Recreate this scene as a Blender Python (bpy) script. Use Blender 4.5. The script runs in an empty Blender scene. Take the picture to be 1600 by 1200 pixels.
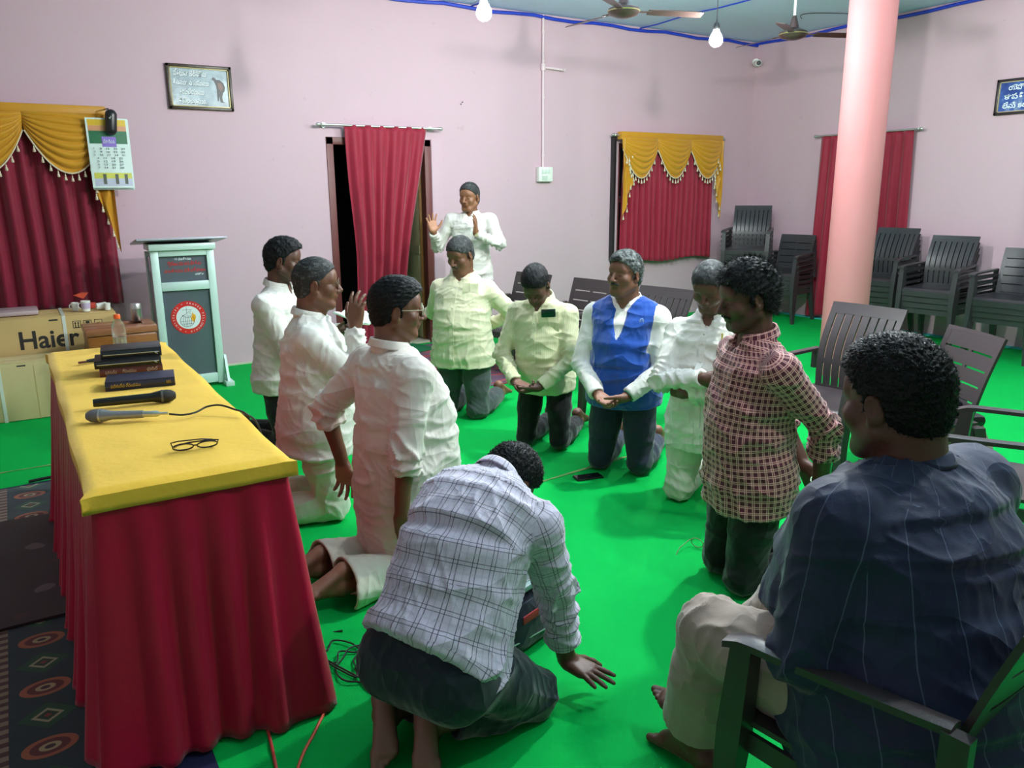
import bpy, bmesh, math, random
import numpy as np
from mathutils import Vector, Matrix, Euler
random.seed(7); RNG = np.random.default_rng(7)
R = math.radians
S = bpy.context.scene
COL = S.collection
# ------------------------------------------------------------------ camera, world, exposure, bulbs
cam = bpy.data.cameras.new('camera'); camo = bpy.data.objects.new('camera', cam); COL.objects.link(camo)
cam.sensor_fit = 'HORIZONTAL'; cam.sensor_width = 36.0; cam.lens = 36.0*1234.5/1600.0; cam.clip_start = 0.05; cam.clip_end = 60
def _camframe():
    p, r, y = R(13.67), R(-0.406), R(31.86)
    fw = Vector((math.sin(y)*math.cos(p), math.cos(y)*math.cos(p), -math.sin(p)))
    rt = Vector((math.cos(y), -math.sin(y), 0)); up = rt.cross(fw)
    rt2 = rt*math.cos(r)+up*math.sin(r); up2 = -rt*math.sin(r)+up*math.cos(r)
    m = Matrix((rt2, up2, -fw)).transposed().to_4x4(); m.translation = (0, 0, 1.6)
    return m
camo.matrix_world = _camframe()
S.camera = camo
S.view_settings.view_transform = 'Standard'; S.view_settings.look = 'None'
S.view_settings.gamma = 1.0; S.view_settings.use_curve_mapping = False
S.view_settings.exposure = 1.18
w = bpy.data.worlds.new('night'); S.world = w; w.use_nodes = True
w.node_tree.nodes['Background'].inputs[0].default_value = (0.02, 0.025, 0.03, 1); w.node_tree.nodes['Background'].inputs[1].default_value = 0.3
S.cycles.use_denoising = True
S.cycles.max_bounces = 6; S.cycles.diffuse_bounces = 4; S.cycles.glossy_bounces = 3; S.cycles.transmission_bounces = 5; S.cycles.transparent_max_bounces = 6
S.cycles.sample_clamp_indirect = 6.0
# the room's hanging bulbs: (x, y, z, watts)
BULBS = [(2.83, 4.87, 2.75, 42), (4.89, 4.80, 2.75, 50), (3.5, 2.75, 2.85, 112), (6.6, 2.4, 2.9, 30), (2.5, 0.85, 2.9, 34)]
LIGHT_COL = (0.95, 1.0, 0.97)

# ------------------------------------------------------------------ helpers
def lin(c):
    return tuple(((x/12.92) if x <= 0.04045 else ((x+0.055)/1.055)**2.4) for x in c)
def rgb(r, g, b): return lin((r/255, g/255, b/255))
def tag(o, label=None, cat=None, group=None, kind=None):
    if label: o['label'] = label
    if cat: o['category'] = cat
    if group: o['group'] = group
    if kind: o['kind'] = kind
    return o
def empty(name, loc=(0, 0, 0), rz=0.0, parent=None):
    o = bpy.data.objects.new(name, None); COL.objects.link(o); o.location = loc; o.rotation_euler = (0, 0, rz)
    o.empty_display_size = 0.05
    if parent: o.parent = parent
    return o
def copy_tree(o, parent=None):
    c = o.copy(); COL.objects.link(c)
    if parent is not None:
        c.parent = parent; c.matrix_parent_inverse = o.matrix_parent_inverse.copy()
    for ch in list(o.children): copy_tree(ch, c)
    return c

class N:
    """small node-graph builder"""
    def __init__(s, name):
        s.m = bpy.data.materials.new(name); s.m.use_nodes = True; s.t = s.m.node_tree; s.b = s.t.nodes['Principled BSDF']
    def n(s, typ, **kw):
        nd = s.t.nodes.new(typ)
        for k, v in kw.items():
            if k.startswith('i_'): nd.inputs[k[2:]].default_value = v
            else: setattr(nd, k, v)
        return nd
    def l(s, a, b): s.t.links.new(a, b)
    def math(s, op, a, b=None, c=None):
        nd = s.n('ShaderNodeMath', operation=op)
        for i, v in enumerate((a, b, c)):
            if v is None: continue
            if isinstance(v, (int, float)): nd.inputs[i].default_value = v
            else: s.l(v, nd.inputs[i])
        return nd.outputs[0]
    def mix(s, f, a, b):
        nd = s.n('ShaderNodeMix', data_type='RGBA')
        for i, v in ((0, f), (6, a), (7, b)):
            if isinstance(v, (int, float)): nd.inputs[i].default_value = v
            elif isinstance(v, tuple): nd.inputs[i].default_value = (*v[:3], 1)
            else: s.l(v, nd.inputs[i])
        return nd.outputs[2]
    def coord(s, kind='Object', scale=(1, 1, 1), rot=(0, 0, 0)):
        tc = s.n('ShaderNodeTexCoord'); mp = s.n('ShaderNodeMapping'); mp.inputs['Scale'].default_value = scale; mp.inputs['Rotation'].default_value = rot
        s.l(tc.outputs[kind], mp.inputs[0]); return mp.outputs[0]
    def noise(s, vec, scale=5, detail=3, rough=0.5):
        nd = s.n('ShaderNodeTexNoise'); nd.inputs['Scale'].default_value = scale; nd.inputs['Detail'].default_value = detail; nd.inputs['Roughness'].default_value = rough
        if vec is not None: s.l(vec, nd.inputs['Vector'])
        return nd.outputs['Fac']
    def ramp(s, f, stops):
        nd = s.n('ShaderNodeValToRGB'); cr = nd.color_ramp
        while len(cr.elements) < len(stops): cr.elements.new(0.5)
        for e, (p, c) in zip(cr.elements, stops): e.position = p; e.color = (*c[:3], 1)
        s.l(f, nd.inputs[0]); return nd.outputs[0]
    def bump(s, h, strength=0.3, dist=0.01):
        nd = s.n('ShaderNodeBump'); nd.inputs['Strength'].default_value = strength; nd.inputs['Distance'].default_value = dist
        s.l(h, nd.inputs['Height']); s.l(nd.outputs[0], s.b.inputs['Normal']); return nd
    def base(s, v):
        if isinstance(v, tuple): s.b.inputs['Base Color'].default_value = (*v[:3], 1)
        else: s.l(v, s.b.inputs['Base Color'])
    def set(s, rough=None, metal=None, spec=None, sheen=None, trans=None, alpha=None):
        for k, v in (('Roughness', rough), ('Metallic', metal), ('Specular IOR Level', spec), ('Sheen Weight', sheen), ('Transmission Weight', trans), ('Alpha', alpha)):
            if v is not None: s.b.inputs[k].default_value = v
        return s.m

def simple(name, c, rough=0.5, metal=0.0, var=0.08, vscale=8, bump=0.0, bscale=60, spec=0.5, sheen=0.0, coord='Object'):
    n = N(name); v = n.coord(coord)
    f = n.noise(v, vscale, 4)
    n.base(n.mix(f, tuple(x*(1-var) for x in c), tuple(min(1, x*(1+var)) for x in c)))
    if bump: n.bump(n.noise(v, bscale, 3), bump, 0.004)
    return n.set(rough=rough, metal=metal, spec=spec, sheen=sheen)

class MB:
    def __init__(s): s.v = []; s.f = []; s.mi = []; s.cur = 0
    def add(s, vs, fs):
        o = len(s.v); s.v += [tuple(v) for v in vs]; s.f += [tuple(i+o for i in f) for f in fs]; s.mi += [s.cur]*len(fs); return s
    def box(s, c, size, rot=None, taper=1.0):
        x, y, z = (d/2 for d in size); M = rot.to_3x3() if rot is not None else None
        vs = []
        for sz, t in ((-1, 1.0), (1, taper)):
            for sx, sy in ((-1, -1), (1, -1), (1, 1), (-1, 1)):
                p = Vector((sx*x*t, sy*y*t, sz*z))
                if M: p = M @ p
                vs.append(p+Vector(c))
        return s.add(vs, [(3, 2, 1, 0), (4, 5, 6, 7), (0, 1, 5, 4), (1, 2, 6, 5), (2, 3, 7, 6), (3, 0, 4, 7)])
    def bbox(s, c, size, b=0.004, rot=None):
        """box with chamfered vertical+horizontal edges (rounded look)"""
        bm = bmesh.new(); bmesh.ops.create_cube(bm, size=1.0)
        for v in bm.verts: v.co = Vector((v.co.x*size[0], v.co.y*size[1], v.co.z*size[2]))
        bmesh.ops.bevel(bm, geom=bm.edges[:], offset=b, segments=2, affect='EDGES', profile=0.5)
        M = rot.to_3x3() if rot is not None else Matrix.Identity(3)
        bm.verts.index_update()
        s.add([M @ v.co+Vector(c) for v in bm.verts], [[v.index for v in f.verts] for f in bm.faces]); bm.free(); return s
    def cyl(s, a, b, r, r2=None, n=16, caps=True):
        a, b = Vector(a), Vector(b); r2 = r if r2 is None else r2; d = (b-a).normalized()
        u = d.orthogonal().normalized(); w_ = d.cross(u)
        vs = [a+(u*math.cos(2*math.pi*i/n)+w_*math.sin(2*math.pi*i/n))*r for i in range(n)]
        vs += [b+(u*math.cos(2*math.pi*i/n)+w_*math.sin(2*math.pi*i/n))*r2 for i in range(n)]
        fs = [(i, (i+1) % n, n+(i+1) % n, n+i) for i in range(n)]
        if caps: fs += [tuple(range(n-1, -1, -1)), tuple(range(n, 2*n))]
        return s.add(vs, fs)
    def lathe(s, prof, n=24, M=None):
        vs = []; fs = []
        for r, z in prof:
            for i in range(n):
                p = Vector((r*math.cos(2*math.pi*i/n), r*math.sin(2*math.pi*i/n), z)); vs.append(M @ p if M else p)
        for j in range(len(prof)-1):
            for i in range(n): fs.append((j*n+i, j*n+(i+1) % n, (j+1)*n+(i+1) % n, (j+1)*n+i))
        return s.add(vs, fs)
    def tube(s, pts, r, n=8, closed=False, radii=None):
        pts = [Vector(p) for p in pts]; m = len(pts); vs = []; fs = []; prev = None
        for i, p in enumerate(pts):
            if closed: d = pts[(i+1) % m]-pts[i-1]
            else: d = pts[min(i+1, m-1)]-pts[max(i-1, 0)]
            if d.length < 1e-9: d = Vector((0, 0, 1))
            d.normalize()
            if prev is None: u = d.orthogonal().normalized()
            else:
                u = prev-d*prev.dot(d)
                u = u.normalized() if u.length > 1e-6 else d.orthogonal().normalized()
            prev = u; w_ = d.cross(u); rr = radii[i] if radii else r
            vs += [p+(u*math.cos(2*math.pi*k/n)+w_*math.sin(2*math.pi*k/n))*rr for k in range(n)]
        for i in range(m if closed else m-1):
            j = (i+1) % m
            for k in range(n): fs.append((i*n+k, i*n+(k+1) % n, j*n+(k+1) % n, j*n+k))
        if not closed: fs += [tuple(range(n-1, -1, -1)), tuple(range((m-1)*n, m*n))]
        return s.add(vs, fs)
    def grid(s, fn, nu, nv, closed_u=False):
        vs = [fn(i/nu, j/nv) for j in range(nv+1) for i in range(nu if closed_u else nu+1)]
        W = nu if closed_u else nu+1; fs = []
        for j in range(nv):
            for i in range(nu):
                k = (i+1) % W if closed_u else i+1
                fs.append((j*W+i, j*W+k, (j+1)*W+k, (j+1)*W+i))
        return s.add(vs, fs)
    def slab(s, fn, nu, nv, th):
        """thick sheet: fn(u,v)->(point, normal)"""
        A = []; B = []
        for j in range(nv+1):
            for i in range(nu+1):
                p, nn = fn(i/nu, j/nv); p = Vector(p); nn = Vector(nn); A.append(p+nn*th/2); B.append(p-nn*th/2)
        W = nu+1; o = len(A); fs = []
        for j in range(nv):
            for i in range(nu):
                a = j*W+i; fs.append((a, a+1, a+W+1, a+W)); fs.append((o+a+W, o+a+W+1, o+a+1, o+a))
        for j in range(nv):
            a = j*W; fs.append((a, a+W, o+a+W, o+a)); a = j*W+nu; fs.append((a+W, a, o+a, o+a+W))
        for i in range(nu):
            a = i; fs.append((a+1, a, o+a, o+a+1)); a = nv*W+i; fs.append((a, a+1, o+a+1, o+a))
        return s.add(A+B, fs)
    def poly(s, pts2, depth, M=None):
        """extruded polygon in local XZ, thickness along y"""
        n = len(pts2); A = [Vector((x, -depth/2, z)) for x, z in pts2]; B = [Vector((x, depth/2, z)) for x, z in pts2]
        vs = A+B
        if M: vs = [M @ v for v in vs]
        return s.add(vs, [tuple(range(n)), tuple(range(2*n-1, n-1, -1))]+[(i, n+i, n+(i+1) % n, (i+1) % n) for i in range(n)])
    def mesh(s, name, mats):
        me = bpy.data.meshes.new(name); me.from_pydata(s.v, [], s.f)
        for m in (mats if isinstance(mats, (list, tuple)) else [mats]): me.materials.append(m)
        if any(s.mi): me.polygons.foreach_set('material_index', s.mi)
        bm = bmesh.new(); bm.from_mesh(me); bmesh.ops.recalc_face_normals(bm, faces=bm.faces[:]); bm.to_mesh(me); bm.free()
        me.update(); return me
    def build(s, name, mats, parent=None, loc=None, rot=None, smooth=False, ang=40):
        me = s.mesh(name, mats)
        o = bpy.data.objects.new(name, me); COL.objects.link(o)
        if parent: o.parent = parent
        if loc is not None: o.location = loc
        if rot is not None: o.rotation_euler = rot
        if smooth:
            me.polygons.foreach_set('use_smooth', [True]*len(me.polygons))
            if ang: me.set_sharp_from_angle(angle=R(ang))
        return o

def text_obj(txt, size, M, mat, name='lettering', parent=None, extrude=0.0004, align='CENTER', shear=0, bold=0.0, width=None):
    cu = bpy.data.curves.new(name, 'FONT'); cu.body = txt; cu.size = size; cu.extrude = extrude; cu.align_x = align; cu.align_y = 'CENTER'; cu.offset = bold; cu.shear = shear
    o = bpy.data.objects.new(name+'_src', cu); COL.objects.link(o)
    dg = bpy.context.evaluated_depsgraph_get(); dg.update()
    me = bpy.data.meshes.new_from_object(o.evaluated_get(dg)); bpy.data.objects.remove(o); me.name = name
    if width and len(me.vertices):
        xs = [v.co.x for v in me.vertices]; k = width/(max(xs)-min(xs)+1e-9)
        for v in me.vertices: v.co.x *= k
    me.materials.clear(); me.materials.append(mat)
    q = bpy.data.objects.new(name, me); COL.objects.link(q)
    if parent: q.parent = parent
    q.matrix_local = M
    return q
def facing(loc, rz=0, tilt=0):
    """matrix for text standing upright facing -Y rotated rz"""
    return Matrix.Translation(loc) @ Matrix.Rotation(rz, 4, 'Z') @ Matrix.Rotation(R(90)+tilt, 4, 'X')
# ------------------------------------------------------------------ materials
def wall_mat(name, c):
    n = N(name); v = n.coord('Object')
    a = n.noise(v, 0.7, 4, 0.6); b = n.noise(v, 3.0, 6, 0.7)
    col = n.mix(a, tuple(x*0.94 for x in c), tuple(min(1, x*1.04) for x in c))
    spots = n.math('GREATER_THAN', n.noise(v, 9.0, 2), 0.76)
    col = n.mix(n.math('MULTIPLY', spots, 0.12), col, rgb(120, 100, 100))
    n.base(n.mix(n.math('MULTIPLY', b, 0.18), col, rgb(180, 162, 168)))
    n.bump(n.noise(v, 45, 5), 0.12, 0.004)
    return n.set(rough=0.62, spec=0.3)
PINK = rgb(206, 175, 187)
M_wall = wall_mat('pink_wall_paint', PINK)
M_col = wall_mat('peach_column_paint', rgb(188, 118, 118))
M_ceil = simple('pale_blue_ceiling_sheet', rgb(186, 206, 236), 0.6, var=0.06, vscale=1.2, bump=0.1, bscale=3)
M_blue = simple('blue_tape', rgb(22, 60, 190), 0.5)
def green_floor():
    n = N('green_carpet'); v = n.coord('Object')
    a = n.noise(v, 1.1, 5, 0.6); b = n.noise(v, 260, 2); c_ = n.noise(v, 9, 4)
    col = n.mix(a, rgb(0, 160, 64), rgb(0, 180, 76))
    col = n.mix(n.math('MULTIPLY', c_, 0.3), col, rgb(0, 150, 62))
    n.base(n.mix(n.math('MULTIPLY', b, 0.35), col, rgb(4, 196, 88)))
    n.bump(n.math('ADD', b, n.math('MULTIPLY', n.noise(v, 2.2, 3), 3.0)), 0.25, 0.006)
    return n.set(rough=0.85, spec=0.1)
M_floor = green_floor()
M_dark = simple('unlit_room_black', (0.006, 0.006, 0.007), 0.9)
M_frame = simple('maroon_door_frame', rgb(108, 52, 50), 0.45, var=0.15, vscale=14, bump=0.2)
M_leaf = simple('cream_door_board', rgb(212, 200, 158), 0.5, var=0.08, vscale=6)
M_edge = simple('varnished_door_edge', rgb(128, 90, 40), 0.4, var=0.3, vscale=20)
M_steel = simple('steel', (0.55, 0.56, 0.57), 0.3, metal=1.0)
M_chrome = simple('dull_chrome', (0.62, 0.64, 0.62), 0.35, metal=0.9)
M_white = simple('white_plastic', rgb(226, 230, 222), 0.4, var=0.03)
M_pipe = simple('painted_conduit', rgb(222, 200, 206), 0.45, var=0.04)
M_black = simple('black_plastic', (0.012, 0.013, 0.014), 0.32, var=0.2)
M_woodgrain = None
def wood(name, c1, c2, sc=4, rough=0.35, rot=(0, 0, 0)):
    n = N(name); v = n.coord('Object', (sc, sc*6, sc*6), rot)
    f = n.noise(v, 2.2, 6, 0.65)
    n.base(n.ramp(f, [(0.3, c1), (0.5, c2), (0.7, c1)])); n.bump(f, 0.1, 0.002)
    return n.set(rough=rough)
# ------------------------------------------------------------------ room shell
XR, YB, ZC, XL, YF = 8.62, 7.73, 3.48, -2.2, -4.0
DX0, DX1, DZ = 2.70, 3.82, 2.13          # door recess
def struct(o): return tag(o, kind='structure')
m = MB()
def rect_wall(m, holes, x0, x1, z0, z1, y0, y1):
    """wall slab between y0,y1 with rectangular holes (x0,x1,z0,z1), axis x"""
    xs = sorted({x0, x1, *[h[0] for h in holes], *[h[1] for h in holes]})
    for a, b in zip(xs, xs[1:]):
        mid = (a+b)/2; hs = sorted([h for h in holes if h[0] < mid < h[1]], key=lambda h: h[2])
        z = z0
        for h in hs:
            if h[2] > z: m.box(((a+b)/2, (y0+y1)/2, (z+h[2])/2), (b-a, y1-y0, h[2]-z))
            z = h[3]
        if z < z1: m.box(((a+b)/2, (y0+y1)/2, (z+z1)/2), (b-a, y1-y0, z1-z))
W2 = (6.34, 7.86, 0.82, 2.16); W1 = (-0.92, 0.70, 0.82, 2.16)
rect_wall(m, [(DX0, DX1, 0, DZ), W2, W1], XL, XR+0.2, 0, ZC, YB, YB+0.24)
struct(m.build('wall_back', M_wall))
struct(MB().box((XR+0.1, (YF+YB)/2, ZC/2), (0.2, YB-YF, ZC)).build('wall_right', M_wall))
struct(MB().box((XL-0.1, (YF+YB)/2, ZC/2), (0.2, YB-YF+0.4, ZC)).build('wall_left', M_wall))
struct(MB().box(((XL+XR)/2, YF-0.1, ZC/2), (XR-XL+0.4, 0.2, ZC)).build('wall_front', M_wall))
struct(MB().box(((XL+XR)/2, (YF+YB+1.6)/2, -0.05), (XR-XL+0.4, YB-YF+1.9, 0.1)).build('floor', M_floor))
# sagging sheet ceiling
struct(MB().grid(lambda u, v: (XL+(XR-XL)*u, YF+(YB-YF)*v, ZC-0.02*abs(math.sin(v*math.pi*6))*abs(math.sin(u*math.pi*5))), 60, 60).build('ceiling', M_ceil, smooth=True))
struct(MB().box(((XL+XR)/2, (YF+YB)/2, ZC+0.1), (XR-XL+0.4, YB-YF+0.4, 0.1)).build('ceiling_slab', M_ceil))
# blue tape lines along the ceiling edges and seams
m = MB(); rt = random.Random(3)
m.tube([(XL+(XR-XL)*i/40, YB-0.02, ZC-0.035+0.012*math.sin(i*1.7)) for i in range(41)], 0.018, 6)
struct(m.build('trim_1', M_blue, smooth=True))
m = MB(); m.tube([(XR-0.02, YF+(YB-YF)*i/40, ZC-0.035+0.012*math.sin(i*1.3)) for i in range(41)], 0.018, 6)
struct(m.build('trim_2', M_blue, smooth=True))
for k, x in enumerate((4.32, 6.6)):
    struct(MB().tube([(x+0.02*math.sin(i), 1.5+(YB-1.5)*i/20, ZC-0.02-0.006*math.sin(i*2.1)) for i in range(21)], 0.007, 5).build('trim_%d' % (3+k), M_blue, smooth=True))
struct(MB().tube([(8.0+0.4*math.sin(i*0.3), 5.4+0.05*i, ZC-0.03) for i in range(20)], 0.004, 4).build('trim_5', M_black))
# baseboard strips of turquoise flooring edge + pale line at the back wall
struct(MB().box(((XL+2.7)/2, YB-0.012, 0.008), (2.7-XL, 0.024, 0.016)).build('baseboard_back', simple('pale_floor_edge', rgb(196, 204, 176), 0.6)))
struct(MB().box((XR-0.03, 5.6, 0.008), (0.06, 4.2, 0.016)).build('baseboard_right', simple('turquoise_floor_edge', rgb(60, 190, 190), 0.6)))
# room beyond the doorway, its lack of light put into near-black walls
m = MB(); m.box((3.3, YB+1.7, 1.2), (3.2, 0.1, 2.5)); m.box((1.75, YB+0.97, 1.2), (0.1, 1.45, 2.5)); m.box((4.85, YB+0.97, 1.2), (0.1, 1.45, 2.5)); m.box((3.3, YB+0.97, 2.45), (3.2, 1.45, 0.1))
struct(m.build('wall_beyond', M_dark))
# doorway: frame, two leaves opened outward
d = struct(MB().bbox((DX0+0.035, YB+0.045, DZ/2), (0.07, 0.11, DZ), 0.004).bbox((DX1-0.035-0.0, YB+0.045, DZ/2), (0.07, 0.11, DZ), 0.004).bbox(((DX0+DX1)/2, YB+0.045, DZ-0.035), (DX1-DX0, 0.11, 0.07), 0.004).build('door_1', M_frame, smooth=True))
struct(MB().box(((DX0+DX1)/2, YB+0.12, 0.012), (DX1-DX0, 0.24, 0.024)).build('door_sill', simple('pale_stone_sill', rgb(196, 186, 168), 0.5, bump=0.2)))
def leaf(name, hx, ang, lab):
    e = empty(name, (hx, YB+0.11, 0.0), ang); tag(e, kind='structure')
    L = 0.53
    MB().bbox((L/2, 0, 1.045), (L, 0.035, 2.03), 0.003).build('panel', M_leaf, e, smooth=True)
    MB().box((0.004, 0, 1.045), (0.012, 0.04, 2.03)).box((L-0.004, 0, 1.045), (0.012, 0.04, 2.03)).build('edge_strip', M_edge, e)
    for z in (0.55, 1.48):
        for k in (0.1, 0.42):
            pass
    # rails on the board
    for sgn in (1, -1):
        MB().box((L/2, sgn*0.02, 0.20), (L-0.06, 0.008, 0.10)).box((L/2, sgn*0.02, 1.0), (L-0.06, 0.008, 0.09)).box((L/2, sgn*0.02, 1.93), (L-0.06, 0.008, 0.10)).build('rail', M_leaf, e)
    lt = MB().cyl((L-0.16, 0.028, 1.16), (L-0.02, 0.028, 1.16), 0.006, n=8).box((L-0.13, 0.024, 1.16), (0.03, 0.012, 0.035)).box((L-0.05, 0.024, 1.16), (0.02, 0.012, 0.035)).cyl((L-0.10, 0.03, 1.16), (L-0.10, 0.045, 1.19), 0.004, n=6)
    lt.tube([(L-0.09+0.018*math.cos(t), 0.03, 1.09+0.028*math.sin(t)) for t in np.linspace(0, 6.28, 13)[:-1]], 0.004, 6, closed=True)
    lt.build('latch', M_steel, e, smooth=True)
    MB().cyl((L-0.2, -0.03, 0.98), (L-0.04, -0.03, 0.98), 0.005, n=8).box((L-0.12, -0.024, 0.98), (0.12, 0.01, 0.04)).build('bolt', M_steel, e)
    return e
leaf('door_2', DX0+0.075, R(97), '')
leaf('door_3', DX1-0.075, R(84), '')
struct(MB().bbox((DX1+0.07, YB-0.006, 1.07), (0.13, 0.02, 2.14), 0.003).build('trim_12', M_wall, smooth=True))
# ------------------------------------------------------------------ windows behind the curtains
M_glass = simple('dark_glass', (0.02, 0.025, 0.03), 0.08)
def window(nm, w_):
    x0, x1, z0, z1 = w_; cx = (x0+x1)/2
    f = MB(); t = 0.05
    for x in (x0+t/2, x1-t/2, cx): f.bbox((x, YB+0.06, (z0+z1)/2), (t, 0.06, z1-z0), 0.003)
    for z in (z0+t/2, z1-t/2, (z0+z1)/2): f.bbox((cx, YB+0.06, z), (x1-x0, 0.055, t), 0.003)
    o = struct(f.build(nm, M_frame))
    for k in range(2):
        for j in range(2):
            px = x0+t+(cx-x0-t)/2+k*(cx-x0); pz = z0+t+((z1-z0)/2-t)/2+j*(z1-z0)/2
            MB().box((px, YB+0.06, pz), (cx-x0-t-0.02, 0.006, (z1-z0)/2-t-0.0)).build('pane', M_glass, o)
    for k in range(9):
        x = x0+(k+1)*(x1-x0)/10
        MB().cyl((x, YB+0.025, z0), (x, YB+0.025, z1), 0.006, n=6).build('grille_bar', M_black, o)
window('window_2', W2); window('window_1', W1)
# black side strip of the right-hand back window
struct(MB().box((6.235, YB-0.035, 1.50), (0.03, 0.07, 1.46)).build('trim_6', M_black))
# ------------------------------------------------------------------ column
struct(MB().lathe([(0.185, 0), (0.185, 1.2), (0.184, 2.4), (0.185, ZC)], 40, Matrix.Translation((6.12, 4.30, 0))).build('column', M_col, smooth=True))
# floor seams of the green carpet rolls
def seam(nm, a, b, w_=0.012):
    a, b = Vector((*a, 0.003)), Vector((*b, 0.003)); n_ = 30; d_ = (b-a); s_ = Vector((-d_.y, d_.x, 0)).normalized(); rr = random.Random(int(sum(map(ord, nm))))
    vs = []; 
    for i in range(n_+1):
        p = a+d_*i/n_; ww = w_*(0.4+rr.random())*0.5; vs += [p+s_*ww, p-s_*ww]
    return struct(MB().add(vs, [(2*i, 2*i+1, 2*i+3, 2*i+2) for i in range(n_)]).build(nm, M_seam))
M_seam = simple('worn_seam_line', rgb(112, 158, 84), 0.8, var=0.3, vscale=20)
seam('trim_7', (1.9, 3.45), (3.1, 3.58), 0.02)
seam('trim_8', (2.6, 5.45), (4.9, 5.3), 0.012); seam('trim_9', (3.9, 4.9), (6.0, 4.95), 0.008)
seam('trim_11', (-1.0, 5.35), (0.1, 5.37), 0.02)
# ------------------------------------------------------------------ cloth and curtains
def cloth_mat(name, c, rough=0.7, sheen=0.4, var=0.12, bump=0.25, bs=90):
    n = N(name); v = n.coord('Object'); f = n.noise(v, 6, 4)
    n.base(n.mix(f, tuple(x*(1-var) for x in c), tuple(min(1, x*(1+var)) for x in c)))
    n.bump(n.math('ADD', n.noise(v, bs, 2), n.math('MULTIPLY', n.noise(v, 14, 3), 0.8)), bump, 0.003)
    return n.set(rough=rough, sheen=sheen, spec=0.25)
M_maroon = cloth_mat('maroon_curtain_cloth', rgb(132, 20, 48), 0.6, 0.35)
M_maroon2 = cloth_mat('crimson_curtain_cloth', rgb(150, 30, 54), 0.55, 0.3)
M_satin = cloth_mat('maroon_table_satin', rgb(168, 10, 50), 0.36, 0.15)
M_gold = cloth_mat('gold_satin', rgb(196, 140, 34), 0.36, 0.2, var=0.08)
M_tassel = simple('cream_tassel', rgb(216, 204, 178), 0.7)
M_yel = cloth_mat('yellow_table_cloth', rgb(240, 192, 62), 0.75, 0.15, var=0.1, bump=0.5, bs=45)
def curtain(name, x0, x1, z0, z1, folds, amp, mat, y=YB-0.09, hem=0.02, seed=1, gather=0.0, label=None, axis='x', cat='curtain', group=None, shift=0.0, taper=0.0):
    rr = random.Random(seed); ph = [rr.uniform(0, 6.28) for _ in range(4)]
    def fn(u, v):
        z = z1+(z0-z1)*v
        a = amp*(0.35+0.65*min(1, v*2.2))
        uu = u+0.006*math.sin(v*5+ph[0])*math.sin(u*7)
        s_ = math.sin(2*math.pi*folds*uu+ph[1]*0.3)
        off = a*(abs(s_)**0.8*math.copysign(1, s_))+0.35*a*math.sin(2*math.pi*folds*0.37*u+ph[2]+v*1.3)
        w_ = (x1-x0)*(1+taper*v); x = x0+(x1-x0)/2+(u-0.5)*w_+shift*v
        g = gather*math.exp(-((v-0.55)/0.25)**2); x = x+( (x0+x1)/2-x)*g
        if v > 0.98: z += hem*math.sin(u*math.pi*3+ph[3])*1.0
        return (x, y+off, z) if axis == 'x' else (y+off, x, z)
    o = MB().grid(fn, int(folds*10), 36).build(name, mat, smooth=True, ang=None)
    md = o.modifiers.new('thickness', 'SOLIDIFY'); md.thickness = 0.004
    return tag(o, label, cat, group)
def rod(x0, x1, z, y=YB-0.10, label='', r=0.011, axis='x'):
    e = empty('curtain_rod', ((x0+x1)/2, y, z) if axis == 'x' else (y, (x0+x1)/2, z)); tag(e, label, 'curtain rod')
    L = (x1-x0)/2; P = (lambda t, a=0, b=0: (t, a, b)) if axis == 'x' else (lambda t, a=0, b=0: (a, t, b))
    MB().cyl(P(-L), P(L), r, n=14).build('rail', M_chrome, e, smooth=True)
    for s_ in (-1, 1):
        Mx = Matrix.Translation(P(s_*L)) @ (Matrix.Rotation(R(90*s_), 4, 'Y') if axis == 'x' else Matrix.Rotation(R(-90*s_), 4, 'X'))
        MB().lathe([(0.0, 0.05), (0.012, 0.047), (0.018, 0.035), (0.017, 0.02), (0.011, 0.008), (0.016, 0.0), (0.013, -0.01)], 14, Mx).build('finial', M_chrome, e, smooth=True)
        a = P(s_*(L-0.05), 0.0, 0.0); b = P(s_*(L-0.05), 0.09, 0.0)
        MB().cyl(a, b, 0.008, n=10).cyl(P(s_*(L-0.05), 0.082), P(s_*(L-0.05), 0.092), 0.026, n=16).build('bracket', M_chrome, e, smooth=True)
    return e
TASSEL = None
def tassel_mesh():
    return MB().lathe([(0.0, 0.0), (0.004, -0.002), (0.006, -0.010), (0.004, -0.016), (0.009, -0.024), (0.012, -0.046), (0.0, -0.048)], 8).cyl((0, 0, 0), (0, 0, 0.02), 0.0018, n=5).mesh('tassel', M_tassel)
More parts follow.
